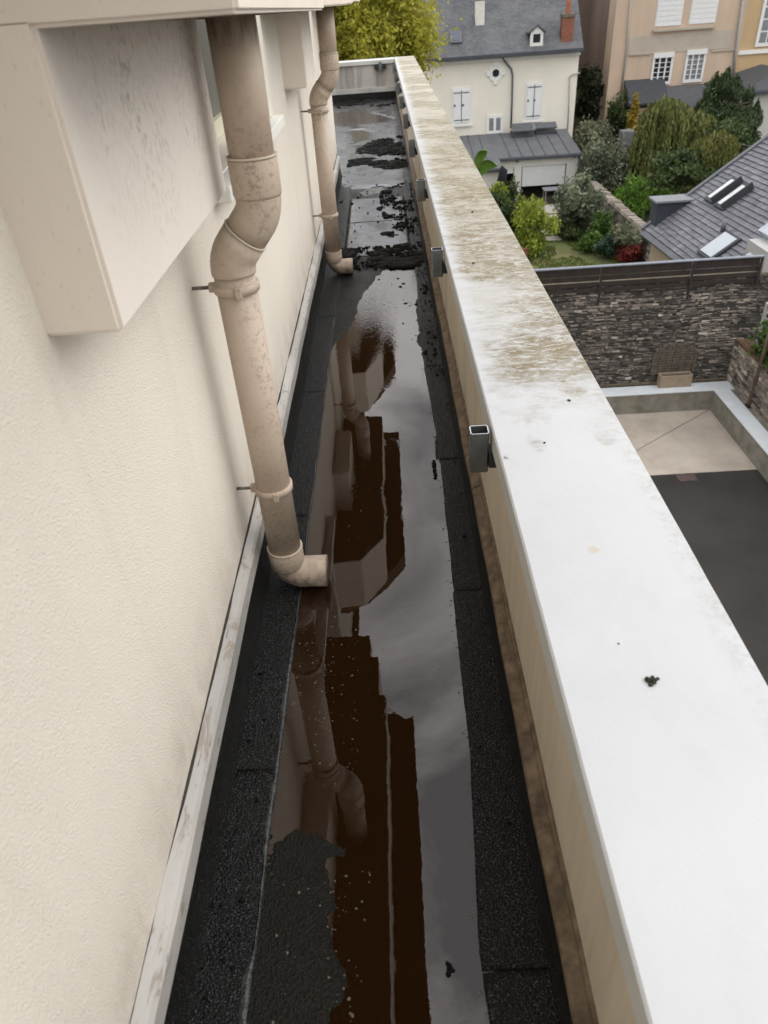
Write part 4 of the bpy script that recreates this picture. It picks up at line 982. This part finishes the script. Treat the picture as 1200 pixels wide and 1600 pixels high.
# garden table set before the shutter
tb = empty('garden_table'); tag(tb, 'grey garden table with benches in front of the roller shutter', 'table'); q = at_z(872, 316, GG)
M_TBL = plain('grey composite', (.20, .205, .22), .6, .1)
box('table_top', (q[0]-.9, q[1]-.4, GG+.72), (q[0]+.9, q[1]+.4, GG+.76), M_TBL, tb)
for sx in (-.8, .8):
    for sy_ in (-.3, .3): box('leg', (q[0]+sx-.03, q[1]+sy_-.03, GG), (q[0]+sx+.03, q[1]+sy_+.03, GG+.718), M_TBL, tb)
ps = empty('garden_parasol'); tag(ps, 'folded black parasol leaning by the extension door', 'parasol'); q = at_y(783, 270, EXL-.6)
tube('pole', [(q[0], q[1], GG), (q[0], q[1], q[2]+.35)], .03, M_POST, ps, 8); tube('folded_canopy', [(q[0], q[1], q[2]-1.1), (q[0]+.05, q[1], q[2]-.4), (q[0]+.12, q[1], q[2]+.1), (q[0]+.02, q[1], q[2]+.33)], [.2, .26, .22, .05], plain('black canvas', (.012, .013, .016), .9, .3), ps, 10)

# ================================================================== TALL BEIGE BUILDING AND NEIGHBOURS
BY = 52.0
M_TAN = plain('aged beige render', (.58, .445, .33), .9, .08, .5, .15, 12, .01, dirt=(.43, .345, .265), ds=.9, damt=.65, streak=True)
M_TAN2 = plain('grey cement band', (.47, .41, .335), .9, .1, .8, .15, 12, dirt=(.36, .32, .27), ds=1, damt=.5)
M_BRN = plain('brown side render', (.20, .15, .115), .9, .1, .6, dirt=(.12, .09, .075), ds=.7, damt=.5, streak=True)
tbld = empty('tall_beige_building'); tag(tbld, 'tall aged beige building with multi pane white windows and closed roller shutters', 'building')
def BP(px, py, y=BY): return at_y(px, py, y)
bx0 = float(BP(950, 130)[0]); bx1 = float(BP(1158, 60)[0])
box('wall', (bx0, BY, GG), (bx1, BY+10, 8), M_TAN, tbld)
z0 = float(BP(1030, 83)[2]); z1 = float(BP(1030, 54)[2]); box('cement_band', (float(BP(982, 70)[0]), BY-.03, z0), (float(BP(1146, 55)[0]), BY-.002, z1), M_TAN2, tbld)
for k in range(2):
    a = BP((984, 1112)[k], 84-6*k); b = BP((1016, 1148)[k], 84-6*k); box('string_course', (a[0], BY-.09, a[2]-.1), (b[0], BY-.031, a[2]), M_TAN2, tbld)
def mullioned(px0, px1, pyt, pyb, glass):
    w = empty('window'); w.parent = tbld; a = BP(px0, pyb); b = BP(px1, pyt); x0, x1, z0, z1 = a[0], b[0], a[2], b[2]
    box('glass_pane', (x0, BY-.02, z0), (x1, BY-.004, z1), glass, w)
    for q in ((x0-.06, x0+.07), (x1-.07, x1+.06)): box('frame', (q[0], BY-.09, z0-.05), (q[1], BY-.003, z1), M_WHITE, w)
    box('shutter_box', (x0-.06, BY-.14, z1+.001), (x1+.06, BY-.003, z1+.26), M_WHITE, w); box('frame', (x0+.071, BY-.09, z0-.05), (x1-.071, BY-.003, z0+.12), M_WHITE, w)
    for k in (1, 2): xx = x0+(x1-x0)*k/3; box('mullion', (xx-.04, BY-.075, z0+.121), (xx+.04, BY-.003, z1-.001), M_WHITE, w)
    for k in range(1, 5):
        zz = z0+.12+(z1-z0-.12)*k/5; box('glazing_bar', (x0+.071, BY-.06, zz-.016), (x1-.071, BY-.021, zz+.016), M_WHITE, w)
mullioned(1016, 1051, 89, 132, M_GLASS); mullioned(1067, 1102, 84, 128, M_CURT)
a = BP(1010, 139); b = BP(1110, 131); box('sill', (a[0], BY-.16, a[2]-.12), (b[0], BY-.003, a[2]), M_TAN2, tbld)
for px0, px1, pyb in ((1024, 1061.5, 41.5), (1077, 1115, 37.5)):
    a = BP(px0, pyb); b = BP(px1, pyb-.5); rs = empty('shuttered_window'); rs.parent = tbld
    box('frame', (a[0]-.06, BY-.03, a[2]-.03), (b[0]+.06, BY-.003, a[2]+2.6), M_WHITE, rs)
    for k in range(10): box('roller_slat', (a[0], BY-.06, a[2]+k*.25), (b[0], BY-.031, a[2]+k*.25+.235), M_WHITE, rs)
a = BP(1020, 46.5); b = BP(1116, 40); box('sill', (a[0], BY-.2, a[2]-.12), (b[0], BY-.003, a[2]), M_TAN2, tbld)
pipe_px('rain_pipe', [(986, -5), (979, 80), (970, 150)], BY-.1, .06, plain('pale drain pipe', (.34, .32, .29), .6, .1), tbld)
pipe_px('rain_pipe', [(1162, -5), (1150, 80), (1146, 118)], BY-.1, .09, MATS['pale drain pipe'], tbld)
# recessed wing to the left
wg = empty('brown_wing'); tag(wg, 'narrow brown rendered wing in shade between the cream house and beige building', 'building')
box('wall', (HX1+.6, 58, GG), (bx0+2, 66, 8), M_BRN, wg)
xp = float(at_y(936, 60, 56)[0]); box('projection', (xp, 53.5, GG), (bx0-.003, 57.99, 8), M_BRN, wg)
# slate lean-to and porch on the garden side
lt = empty('slate_porch'); tag(lt, 'dark slate porch roof with glazed door on the beige building garden side', 'porch')
M_SLD = plain('dark slate', (.045, .048, .055), .6, .2, 6, .2, 20)
a = BP(982, 160, BY-1.4); b = BP(1046, 148, BY-1.4); prism('roof', [(a[0], BY-.005, a[2]+1.05), (a[0], BY-1.5, a[2]-.1), (a[0], BY-1.5, a[2]-.22), (a[0], BY-.005, a[2]+.8)], (b[0]-a[0], 0, 0), M_SLD, lt)
a2 = BP(1050, 178, BY-2.6); b2 = BP(1100, 158, BY-2.6); prism('gable_roof', [(a2[0], BY-.006, a2[2]+1.2), (a2[0]-.1, BY-2.7, a2[2]), (a2[0]-.1, BY-2.7, a2[2]-.14), (a2[0], BY-.006, a2[2]+1.0)], (3.2, 0, .0), plain('grey slate', (.085, .088, .095), .6, .2, 6), lt)
box('fascia', (a2[0]-.12, BY-2.83, a2[2]-.16), (a2[0]+3.12, BY-2.702, a2[2]+.02), M_WHITE, lt)
box('porch_wall', (a2[0]+.1, BY-2.5, GG), (a2[0]+3, BY-.01, a2[2]-.145), plain('dark porch timber', (.035, .037, .043), .8, .2), lt)
a = BP(986, 230, BY-1.2); b = BP(1040, 165, BY-1.2); box('wall', (a[0], BY-1.2, GG), (b[0], BY-.01, float(BP(1010, 168, BY-1.2)[2])), M_TAN, lt)
a = BP(1006, 216, BY-1.21); b = BP(1017, 181, BY-1.21); box('door_frame', (a[0]-.12, BY-1.26, a[2]-.15), (b[0]+.22, BY-1.201, b[2]+.1), M_WHITE, lt); box('door_pane', (a[0], BY-1.275, a[2]+.05), (b[0], BY-1.261, b[2]), M_GLASS, lt)
# garden retaining pillar with grey planter
pq = empty('garden_pillar'); tag(pq, 'pale garden pillar with grey pot half hidden among the shrubs', 'pillar'); a = at_y(968, 230, 47.5); box('pillar', (a[0], 47.5, GG), (a[0]+.75, 48.2, a[2]), plain('pinkish render', (.35, .29, .24), .9, .15), pq)
box('pot', (a[0]+.05, 47.45, a[2]+.001), (a[0]+.8, 48.2, a[2]+.85), plain('grey stone pot', (.18, .185, .18), .9, .25, 5), pq, .05)
# ochre building to the right
ob = empty('ochre_building'); tag(ob, 'ochre rendered building with white string course beside the beige building', 'building')
M_OCH = plain('ochre render', (.52, .375, .215), .9, .05, .7)
box('wall', (bx1+.003, BY+.1, GG), (bx1+12, BY+10, 8), M_OCH, ob)
a = BP(1157, 79, BY+.1); box('string_course', (bx1+.02, BY-.0, a[2]-.22), (bx1+12, BY+.097, a[2]), M_TRIM, ob)
a = BP(1182, 70, BY+.1); w_ = empty('window'); w_.parent = ob
box('frame', (a[0]-.12, BY+.0, a[2]-.1), (a[0]+1.6, BY+.097, a[2]+2.7), M_WHITE, w_)
for i in range(3):
    for j in range(4): box('glass_pane', (a[0]+.06+i*.48, BY-.015, a[2]+.1+j*.62), (a[0]+.46+i*.48, BY-.001, a[2]+.64+j*.62), M_CURT, w_)
# small slate cottage with red ridge
ct = empty('slate_cottage'); tag(ct, 'small pale cottage with dark slate roof and red ridge behind the conifer', 'house')
CYY = 45.0
rl_ = at_y(1186, 107, CYY+2.5); e0 = at_y(1146, 135, CYY); cxl = float(at_y(1150, 160, CYY)[0]); cz = float(at_y(1190, 140, CYY)[2]); rz_ = float(rl_[2])
prism('roof', [(cxl-.2, CYY-.2, cz), (cxl-.2, CYY+4.5, cz+.0), (cxl+3.0, CYY+4.5, rz_), (cxl+3.0, CYY-.2+1.5, rz_)], (.0, 0, -.12), M_SLD, ct)
prism('roof', [(cxl-.2, CYY-.201, cz), (cxl+3.0, CYY+1.29, rz_), (cxl+12, CYY+1.29, rz_), (cxl+12, CYY-.201, cz)], (0, 0, -.12), M_SLD, ct)
box('ridge', (cxl+2.85, CYY+1.2, rz_-.02), (cxl+12, CYY+1.4, rz_+.1), plain('red ridge tile', (.36, .13, .07), .85, .2), ct, .03)
box('wall', (cxl+.1, CYY+.0, GG), (cxl+12, CYY+4, cz-.13), plain('pale cottage render', (.55, .54, .49), .9, .08), ct)
box('gutter', (cxl-.2, CYY-.35, cz-.18), (cxl+12, CYY-.203, cz-.02), M_ZINCD, ct, .03)
# pinkish house glimpsed behind the yellow tree
pk = empty('pink_house'); tag(pk, 'pinkish gable glimpsed between the yellow tree and cream house', 'house')
box('wall', (-6, 56, GG), (2.6, 64, 1.5-.06*56), plain('pinkish brick render', (.38, .26, .22), .9, .25, 2), pk); prism('roof', [(-6.2, 55.7, 1.5-.06*56), (-6.2, 60, 1.7), (-6.2, 64.3, 1.5-.06*56)], (8.9, 0, 0), plain('brown red tiles', (.22, .11, .08), .85, .25, 5), pk)

# ================================================================== SLATE ROOF HOUSE (near right)
sh = empty('slate_roof_house'); tag(sh, 'house with broad grey slate roof and open skylights behind the fence', 'house')
ZE = 1.5-7.0; P0 = at_z(1008, 357, ZE); P1 = at_z(1065, 400, ZE)
ed = np.array([P1[0]-P0[0], P1[1]-P0[1], 0]); ed = _n(ed); hx = np.array([-ed[1], ed[0], 0])     # hx points up-slope (to +x)
if hx[0] < 0: hx = -hx
SA = math.radians(35.1); us = hx*math.cos(SA)+np.array([0, 0, math.sin(SA)]); un = np.cross(ed, us); un = un if un[2] > 0 else -un
LEN, SLO = 5.9, 8.8
base_m = plain('roof underlay', (.03, .031, .035), .9)
q = [P0, P0+ed*LEN, P0+ed*LEN+us*SLO, P0+us*SLO]
prism('roof_deck', [p-un*.05 for p in q], tuple(-un*.15), base_m, sh)
M_SLN = attr_mat('grey slates', [(0, (.105, .105, .118)), (.5, (.155, .155, .172)), (1, (.205, .205, .222))], .55, bs=12, bump=.2)
row = .165; nr = int(SLO/row)
for r in range(nr):
    vs, fs, vals = [], [], []; u = -random.uniform(0, .3)
    while u < LEN:
        w = .25; a, b = max(0, u), min(u+w-.008, LEN); u += w
        if b-a < .04: continue
        j = random.uniform(-.006, .006); t0 = .034+random.uniform(-.004, .005); s0 = r*row-.03+j; s1 = (r+1)*row+.02
        c8 = [P0+ed*a+us*s0-un*.02, P0+ed*b+us*s0-un*.02, P0+ed*b+us*s1-un*.045, P0+ed*a+us*s1-un*.045]
        c8 += [P0+ed*a+us*s0+un*(t0-.012), P0+ed*b+us*s0+un*(t0-.012), P0+ed*b+us*s1-un*.02, P0+ed*a+us*s1-un*.02]
        i0 = len(vs); vs += c8; v = min(1, max(0, random.gauss(.5, .2)))
        for f in BOXF: fs.append(tuple(i0+k for k in f)); vals.append(v)
    mesh_obj('slate_course', vs, fs, M_SLN, sh, vals=vals)
prism('verge', [P0-us*.1-un*.1, P0-us*.1+un*.06, P0+us*SLO+un*.06, P0+us*SLO-un*.1], tuple(-ed*.16), M_ZINC, sh)
prism('gutter', [P0-us*.05+un*.0, P0-us*.22-un*.02, P0-us*.22-un*.14, P0-us*.05-un*.14], tuple(ed*LEN), M_ZINC, sh)
wlo = P0+hx*.25; box('wall', (float(wlo[0]), float(P0[1]-LEN+.1), GG), (float(wlo[0])+6.5, float(P0[1])-.1, ZE-.02), plain('sandy wall render', (.36, .29, .20), .9, .15, 3, .3, 20, .01, dirt=(.2, .16, .11), ds=3, damt=.5), sh)
# zinc clad stub at the verge
tz = float(at_y(1026, 317, P0[1]-.3)[2]); xa = float(at_y(1025, 335, P0[1]-.3)[0]); xb = float(P0[0]+(tz-ZE)/math.tan(SA))
zl = ZE+(xa-P0[0])*math.tan(SA)
prism('zinc_stub', [(xa, P0[1]-.32, zl-.3), (xa, P0[1]-.32, tz), (xb+.3, P0[1]-.32, tz), (xb+.3, P0[1]-.32, tz-.15)], (0, .62, 0), plain('dark anthracite zinc', (.045, .052, .066), .5, .12, 3), sh)
box('stub_cap', (xa-.1, P0[1]-.42, tz+.001), (xb+.25, P0[1]+.36, tz+.06), plain('grey cap metal', (.20, .215, .235), .45, .1), sh)
def rp(px, py): return at_plane(px, py, P0, un)
def skyl(px, py, w, l, open_, glass):
    s = empty('skylight'); s.parent = sh; p = rp(px, py)
    slab_on(p, w, l, -.01, .09, us, ed, un, 'frame', M_SLD, s)
    if open_:
        slab_on(p+us*.1+ed*.1, w-.2, l-.2, .091, .10, us, ed, un, 'opening', glass, s)
        slab_on(p+us*(l-.0)*.02+ed*(w-.06)+un*.1, .05, l, 0, .13, us, ed, un, 'raised_sash', M_SLD, s)
    else:
        slab_on(p+us*.08+ed*.08, w-.16, l-.16, .091, .11, us, ed, un, 'glass_pane', glass, s)
G1 = plain('pale blind', (.62, .65, .64), .5, .1); G2 = plain('sky mirroring glass', (.34, .38, .42), .12, .05, spec=.9)
skyl(1101, 313, .62, 1.0, True, G1); skyl(1116, 323, .62, 1.0, True, G1)
skyl(1090, 396, .9, .95, False, G2); skyl(1160, 405, .9, .9, False, G2)
p = rp(1190, 372); slab_on(p, .9, 1.2, -.01, .28, us, ed, un, 'roof_hatch', plain('pale zinc hatch', (.42, .45, .49), .4, .1), sh)
p = rp(1129, 362); tube('vent_pipe', [tuple(p), tuple(p+np.array([0, 0, .28]))], .07, M_ZINC, sh, 10)

# grey block and dark fence beyond the corner
gb = box('grey_shed', (fx[-1]+.16, WY+.05, SWT+.015), (fx[-1]+2.5, WY+1.2, FT+.04), plain('pale grey cladding', (.40, .39, .37), .7, .06, 3)); tag(gb, 'pale grey block beside the end of the slatted fence', 'shed')
sf = empty('side_fence'); tag(sf, 'dark green slat screen with pale end post above the ivy', 'fence')
sx_ = WX+.28; st = float(at_x(1174, 455, sx_)[2])
for k in range(8): box('slat', (sx_-.015, 11, st-.12-k*.17), (sx_+.015, WY-.75, st-k*.17-.03), plain('dark green slat', (.028, .034, .026), .7, .2), sf)
box('top_rail', (sx_-.05, 11, st-.028), (sx_+.05, WY-.73, st+.02), MATS['grey metal rail'], sf); box('end_post', (sx_-.05, WY-.73, RT+.046), (sx_+.08, WY-.6, st+.05), plain('pale post', (.46, .45, .43), .7), sf)
iv = empty('ivy'); tag(iv, 'dense green ivy hanging over the lower stone wall under the slat screen', 'ivy')
ip = np.stack([sx_-.12+RNG.normal(0, .10, 3600), RNG.uniform(11.5, WY-.9, 3600), np.zeros(3600)], 1); ip[:, 2] = RT+.0+RNG.uniform(0, 1, 3600)**1.3*1.05*(.7+.5*fbm(ip[:, 1]*1.3, ip[:, 1]*0, 3))
leaves('foliage', ip, LM_G, iv, .10, None, 1.3)
tube('stem', [(sx_-.06, 12, RT+.05), (sx_-.08, 14, RT+.25), (sx_-.05, WY-1.2, RT+.35)], .02, M_TRUNK, iv, 6)

# ================================================================== GARDEN
M_LAWN = plain('lawn with worn track', (.075, .10, .028), .95, .25, 1.5, .5, 60, .02, dirt=(.20, .155, .08), ds=.35, damt=.95)
struct(mesh_obj('lawn', [(2, WY+.6, GG+.006), (10.9, WY+.6, GG+.006), (10.9, 42.2, GG+.006), (2, 42.2, GG+.006)], [(0, 1, 2, 3)], M_LAWN))
n = 15000; gp = np.stack([RNG.uniform(5.5, 10.6, n), RNG.uniform(29, 37.5, n), np.full(n, GG+.03)], 1)
keep = fbm(gp[:, 0]*.5, gp[:, 1]*.35, 3) < .56
gr = leaves('grass', gp[keep], leafmat('grass blade', (.05, .08, .012), (.09, .13, .025), (.15, .19, .05)), None, .05, (0, 0, 1.6), 2.2); stuff(gr)
pv = struct(box('garden_terrace', (3.2, 40.5, GG), (10.8, EXL-.02, GG+.05), plain('pale paving', (.36, .33, .29), .85, .1, 3)))
pth = empty('garden_steps'); tag(pth, 'pale stepping slabs leading from the terrace to the lawn', 'steps')
for k, (px, py) in enumerate(((860, 340), (860, 352), (861, 364), (861, 374))):
    q = at_z(px, py, GG); box('step', (q[0]-.45, q[1]-.35, GG+.007), (q[0]+.45, q[1]+.35, GG+.06), MATS['pale paving'], pth, .01)
# old garden wall
gw = empty('garden_wall'); tag(gw, 'old mossy stone garden wall running between two gardens', 'wall')
A = at_z(948, 303, 1.5-9.2); B = at_z(1006, 371, 1.5-9.2); GT = 1.5-9.2; gx = float((A[0]+B[0])/2)
box('core', (gx, B[1]-3, GG), (gx+.4, A[1]+3, GT-.06), plain('brown garden mortar', (.14, .095, .07), .95, .3, 3, .5, 20, .03), gw)
stone_face('stones', gw, B[1]-3, A[1]+3, GG+.05, GT-.02, 'y', gx, -1, .14, (.15, .5), .02)
vs, fs, vals = [], [], []
y = B[1]-3
while y < A[1]+3:
    w = random.uniform(.25, .5); z = GT-.06; h = random.uniform(.08, .2); i0 = len(vs)
    vs += [(gx-.06+random.uniform(-.03, .03), y, z), (gx+.46, y, z), (gx+.46, y+w-.02, z), (gx-.06, y+w-.02, z), (gx-.02, y+.03, z+h), (gx+.40, y+.03, z+h*.9), (gx+.40, y+w-.05, z+h*.8), (gx-.02, y+w-.05, z+h)]
    for f in BOXF: fs.append(tuple(i0+k for k in f)); vals.append(random.uniform(.5, .95))
    y += w
stuff(mesh_obj('cap_stones', vs, fs, M_STONE, gw, vals=vals))
def shrub(label, px, pyb, pyt, wpx, mat, n, size, name='shrub', z=None, y=None, depth=1.0, clumps=30, cr=.3, cat='shrub', asp=1.8, nrm=None, tr=.05):
    """base pixel on the ground (or at distance y), top pixel row, width in pixels"""
    b = at_z(px, pyb, GG) if y is None else at_y(px, pyb, y)
    yy = float(b[1]); t = at_y(px, pyt, yy); l = at_y(px-wpx/2, (pyb+pyt)/2, yy); r = at_y(px+wpx/2, (pyb+pyt)/2, yy)
    bz = GG; cz = (max(GG, b[2]) + t[2])/2; rx = (r[0]-l[0])/2; rzz = (t[2]-max(GG, b[2]))/2
    c = ((l[0]+r[0])/2, yy+rx*depth*.6, cz)
    return plant(name, label, cat, (c[0], c[1], bz), c, (rx*.92, rx*depth*.92, rzz*.92), int(n*1.9), size*.72, mat, clumps, cr, None, tr, nrm, asp)
shrub('feathery grey green olive shrub standing before the white extension pier', 908, 372, 284, 64, LM_O, 5200, .13, 'olive_shrub', clumps=45, asp=2.6)
shrub('tall dark leafy shrub beside the white coping edge', 795, 398, 304, 60, LM_K, 4800, .13, 'dark_shrub')
shrub('bright chartreuse shrub with upright feathery shoots', 836, 405, 318, 58, LM_C, 4800, .12, 'chartreuse_shrub', clumps=26, cr=.34, nrm=(0, 0, .8))
shrub('yellow leaved shrub in front of the extension door', 783, 340, 290, 44, LM_C, 1500, .16, 'yellow_shrub')
shrub('rounded bright green shrub beside the garden wall', 938, 385, 332, 34, LM_G, 1800, .13, 'round_shrub')
shrub('low glossy green bush at the lawn edge', 925, 398, 368, 34, LM_G, 1300, .12, 'low_bush')
shrub('low dark evergreen bush under the olive shrub', 888, 378, 352, 44, LM_K, 1300, .11, 'low_bush')
shrub('clipped blue green bush before the red shrub', 955, 408, 370, 44, leafmat('blue green leaf', (.012, .03, .018), (.035, .07, .042), (.08, .12, .08)), 1800, .10, 'clipped_bush', clumps=60, cr=.2)
shrub('low red leaved shrub beside the sandy wall', 990, 412, 380, 46, LM_R, 1500, .11, 'red_shrub')
shrub('trailing pale green plant over the garden wall foot', 985, 385, 352, 44, LM_GY, 1000, .10, 'trailing_plant', y=31.5)
shrub('bright green bamboo clump behind the garden wall', 1003, 352, 290, 74, LM_B, 4200, .16, 'bamboo_clump', y=38.5, asp=3.4, nrm=(0, 0, .7), cr=.34)
shrub('low mixed green bush spilling before the weeping tree', 1050, 330, 286, 60, LM_G, 1500, .14, 'low_bush', y=39.5)
shrub('large grey green bush beside the cream house corner', 930, 262, 185, 74, LM_GY, 5000, .17, 'grey_bush', y=48.5, clumps=55)
shrub('white flowered green bush behind the garden wall', 952, 305, 232, 84, LM_O, 4800, .16, 'flowering_bush', y=42.5, clumps=50)
shrub('dark brown green thicket between the pillar and weeping tree', 1005, 300, 230, 66, LM_K, 2800, .16, 'dark_thicket', y=43.5)
shrub('dark climbing shrub against the beige building wall', 968, 232, 140, 32, LM_K, 2600, .17, 'climbing_shrub', y=50.5, clumps=34)
shrub('slim ochre topped shrub by the slate porch', 991, 225, 152, 18, LM_X, 600, .17, 'ochre_shrub', y=49.0)
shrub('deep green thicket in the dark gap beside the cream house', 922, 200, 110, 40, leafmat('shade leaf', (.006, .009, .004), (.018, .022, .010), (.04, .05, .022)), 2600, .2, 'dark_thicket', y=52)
shrub('deep green hedge under the power line', 1130, 260, 195, 130, LM_K, 5200, .18, 'dark_hedge', y=41)
shrub('dark hedge behind the slate roof verge', 1085, 300, 245, 110, LM_K, 4200, .18, 'dark_hedge', y=36)
# flowers on the white bush
fb = at_y(950, 255, 41.2)
# dark conifer
cf = empty('dark_conifer'); tag(cf, 'dark dense conifer with upright tips before the beige building', 'tree'); cy_ = 43.0
c = at_y(1138, 175, cy_); pts_, vv = [], []
tops = [(1138, 108, 26), (1120, 118, 22), (1152, 122, 24), (1105, 150, 22), (1172, 140, 20), (1184, 160, 12), (1094, 172, 16), (1146, 150, 40)]
for px, py, w in tops:
    t = at_y(px, py, cy_+random.uniform(-.6, .6)); bz = float(at_y(px, 240, cy_)[2]); hw = w/F_PX*cy_*1.15
    m = 6500; s = RNG.uniform(0, 1, m)**.8; zz = t[2]-(t[2]-bz)*s; rr = hw*(.10+.9*np.minimum(1, s*2.2)**.8)*(.75+.35*np.sin(zz*5+px))
    th = RNG.uniform(0, 6.28, m); q_ = RNG.uniform(.45, 1, m); pts_.append(np.stack([t[0]+np.cos(th)*rr*q_, t[1]+np.sin(th)*rr*q_, zz+RNG.normal(0, .1, m)], 1)); vv.append(RNG.uniform(0, .6, m)+.4*(q_-.45)/.55*RNG.uniform(0, 1, m))
leaves('crown', np.concatenate(pts_), LM_D, cf, .062, (0, 0, 1.0), 3.0, np.concatenate(vv)); trunk(cf, (c[0], cy_, GG), (c[0], cy_, c[2]+1.5), .2, 8, 1.2)
# weeping tree: arching limbs with hanging strands
def weeper(label, blobs, y, n_str, mat=LM_W):
    o = empty('weeping_tree'); tag(o, label, 'tree'); P_, V_ = [], []
    for px, py, w, drop in blobs:
        c = at_y(px, py, y); R_ = w/F_PX*y
        for k in range(n_str):
            a = RNG.uniform(0, 6.28); q_ = RNG.uniform(.0, 1)**.5; x = c[0]+math.cos(a)*R_*q_; yy = c[1]+math.sin(a)*R_*q_; z = c[2]+R_*.55*(1-q_*q_)+RNG.normal(0, .08)
            dl = drop/F_PX*y*RNG.uniform(.35, 1.1); m = max(4, int(dl/.075)); tone = RNG.uniform(0, .6)
            s = np.linspace(0, 1, m); P_.append(np.stack([x+math.cos(a)*.25*s**.6+RNG.normal(0, .03, m), yy+math.sin(a)*.25*s**.6+RNG.normal(0, .03, m), z-dl*s**1.3], 1)); V_.append(tone+.4*RNG.uniform(0, 1, m)-.0*s)
    P_ = np.concatenate(P_); V_ = np.concatenate(V_); P_[:, 2] = np.maximum(P_[:, 2], GG+.1)
    leaves('crown', P_, mat, o, .085, (0, 0, 1.6), 2.6, V_)
    c = at_y(blobs[0][0], blobs[0][1], y); trunk(o, (c[0], y, GG), (c[0], y, c[2]+.2), .13, 9, 1.1); return o
weeper('tall weeping conifer with drooping olive green curtains in the garden', [(1042, 178, 34, 110), (1085, 192, 28, 95), (1018, 212, 22, 85), (1062, 212, 32, 90), (1038, 170, 16, 50)], 42.0, 105)
weeper('smaller weeping tree with yellowish umbrella shaped crown beside the slate roof', [(1110, 250, 24, 45), (1125, 222, 22, 45), (1098, 232, 16, 40)], 37.0, 80, leafmat('yellow olive needle', (.05, .06, .014), (.13, .135, .035), (.23, .22, .07), .2))
# banana plant by the coping
bn = empty('banana_plant'); tag(bn, 'banana plant with two broad green leaves before the metal extension roof', 'plant'); byy = 36.0
M_BAN = plain('banana leaf', (.12, .22, .035), .5, .2, 3)
root = at_y(752, 285, byy)
def bigleaf(px0, py0, px1, py1, w):
    a = at_y(px0, py0, byy); b = at_y(px1, py1, byy-.4); vs, fs = [], []; d = _n(b-a); nrm_ = _n(np.cross(d, np.array([0, 1, .25]))); m = 10
    for i in range(m+1):
        t = i/m; p = a+(b-a)*t+np.array([0, 0, .25*math.sin(math.pi*t)]); ww = w*math.sin(math.pi*min(1, .08+t*.93))**.6
        vs += [p-nrm_*ww+np.array([0, -.06, -.05]), p+np.array([0, .0, .04]), p+nrm_*ww+np.array([0, -.06, -.05])]
        if i: k = 3*i; fs += [(k-3, k-2, k+1, k), (k-2, k-1, k+2, k+1)]
    mesh_obj('leaf', vs, fs, M_BAN, bn, True)
bigleaf(742, 268, 760, 233, .22); bigleaf(746, 272, 777, 257, .26); bigleaf(744, 275, 752, 300, .2)
tube('stem', [(root[0]-.2, byy, GG), (root[0]-.2, byy, float(at_y(744, 270, byy)[2]))], [.12, .06], plain('banana stem', (.10, .14, .04), .7), bn, 10)
fpot = at_z(818, 404, GG)
pt = empty('flower_pot'); tag(pt, 'terracotta pot at the foot of the dark shrub', 'pot')
tube('pot', [(fpot[0], fpot[1], GG+.007), (fpot[0], fpot[1], GG+.45)], [.2, .28], plain('terracotta', (.36, .16, .09), .85, .15), pt, 16)
tube('rim', [(fpot[0], fpot[1], GG+.4505), (fpot[0], fpot[1], GG+.52)], .31, MATS['terracotta'], pt, 16)
# power line
pwa = at_y(1100, 205, 40); pwb = at_y(1215, 236, 34)
pw = tube('power_line', [tuple(pwa), tuple((pwa+pwb)/2+np.array([0, 0, -.15])), tuple(pwb)], .018, plain('grey cable', (.10, .10, .10), .7), None, 6); tag(pw, 'thin dark cable crossing before the conifer', 'cable')
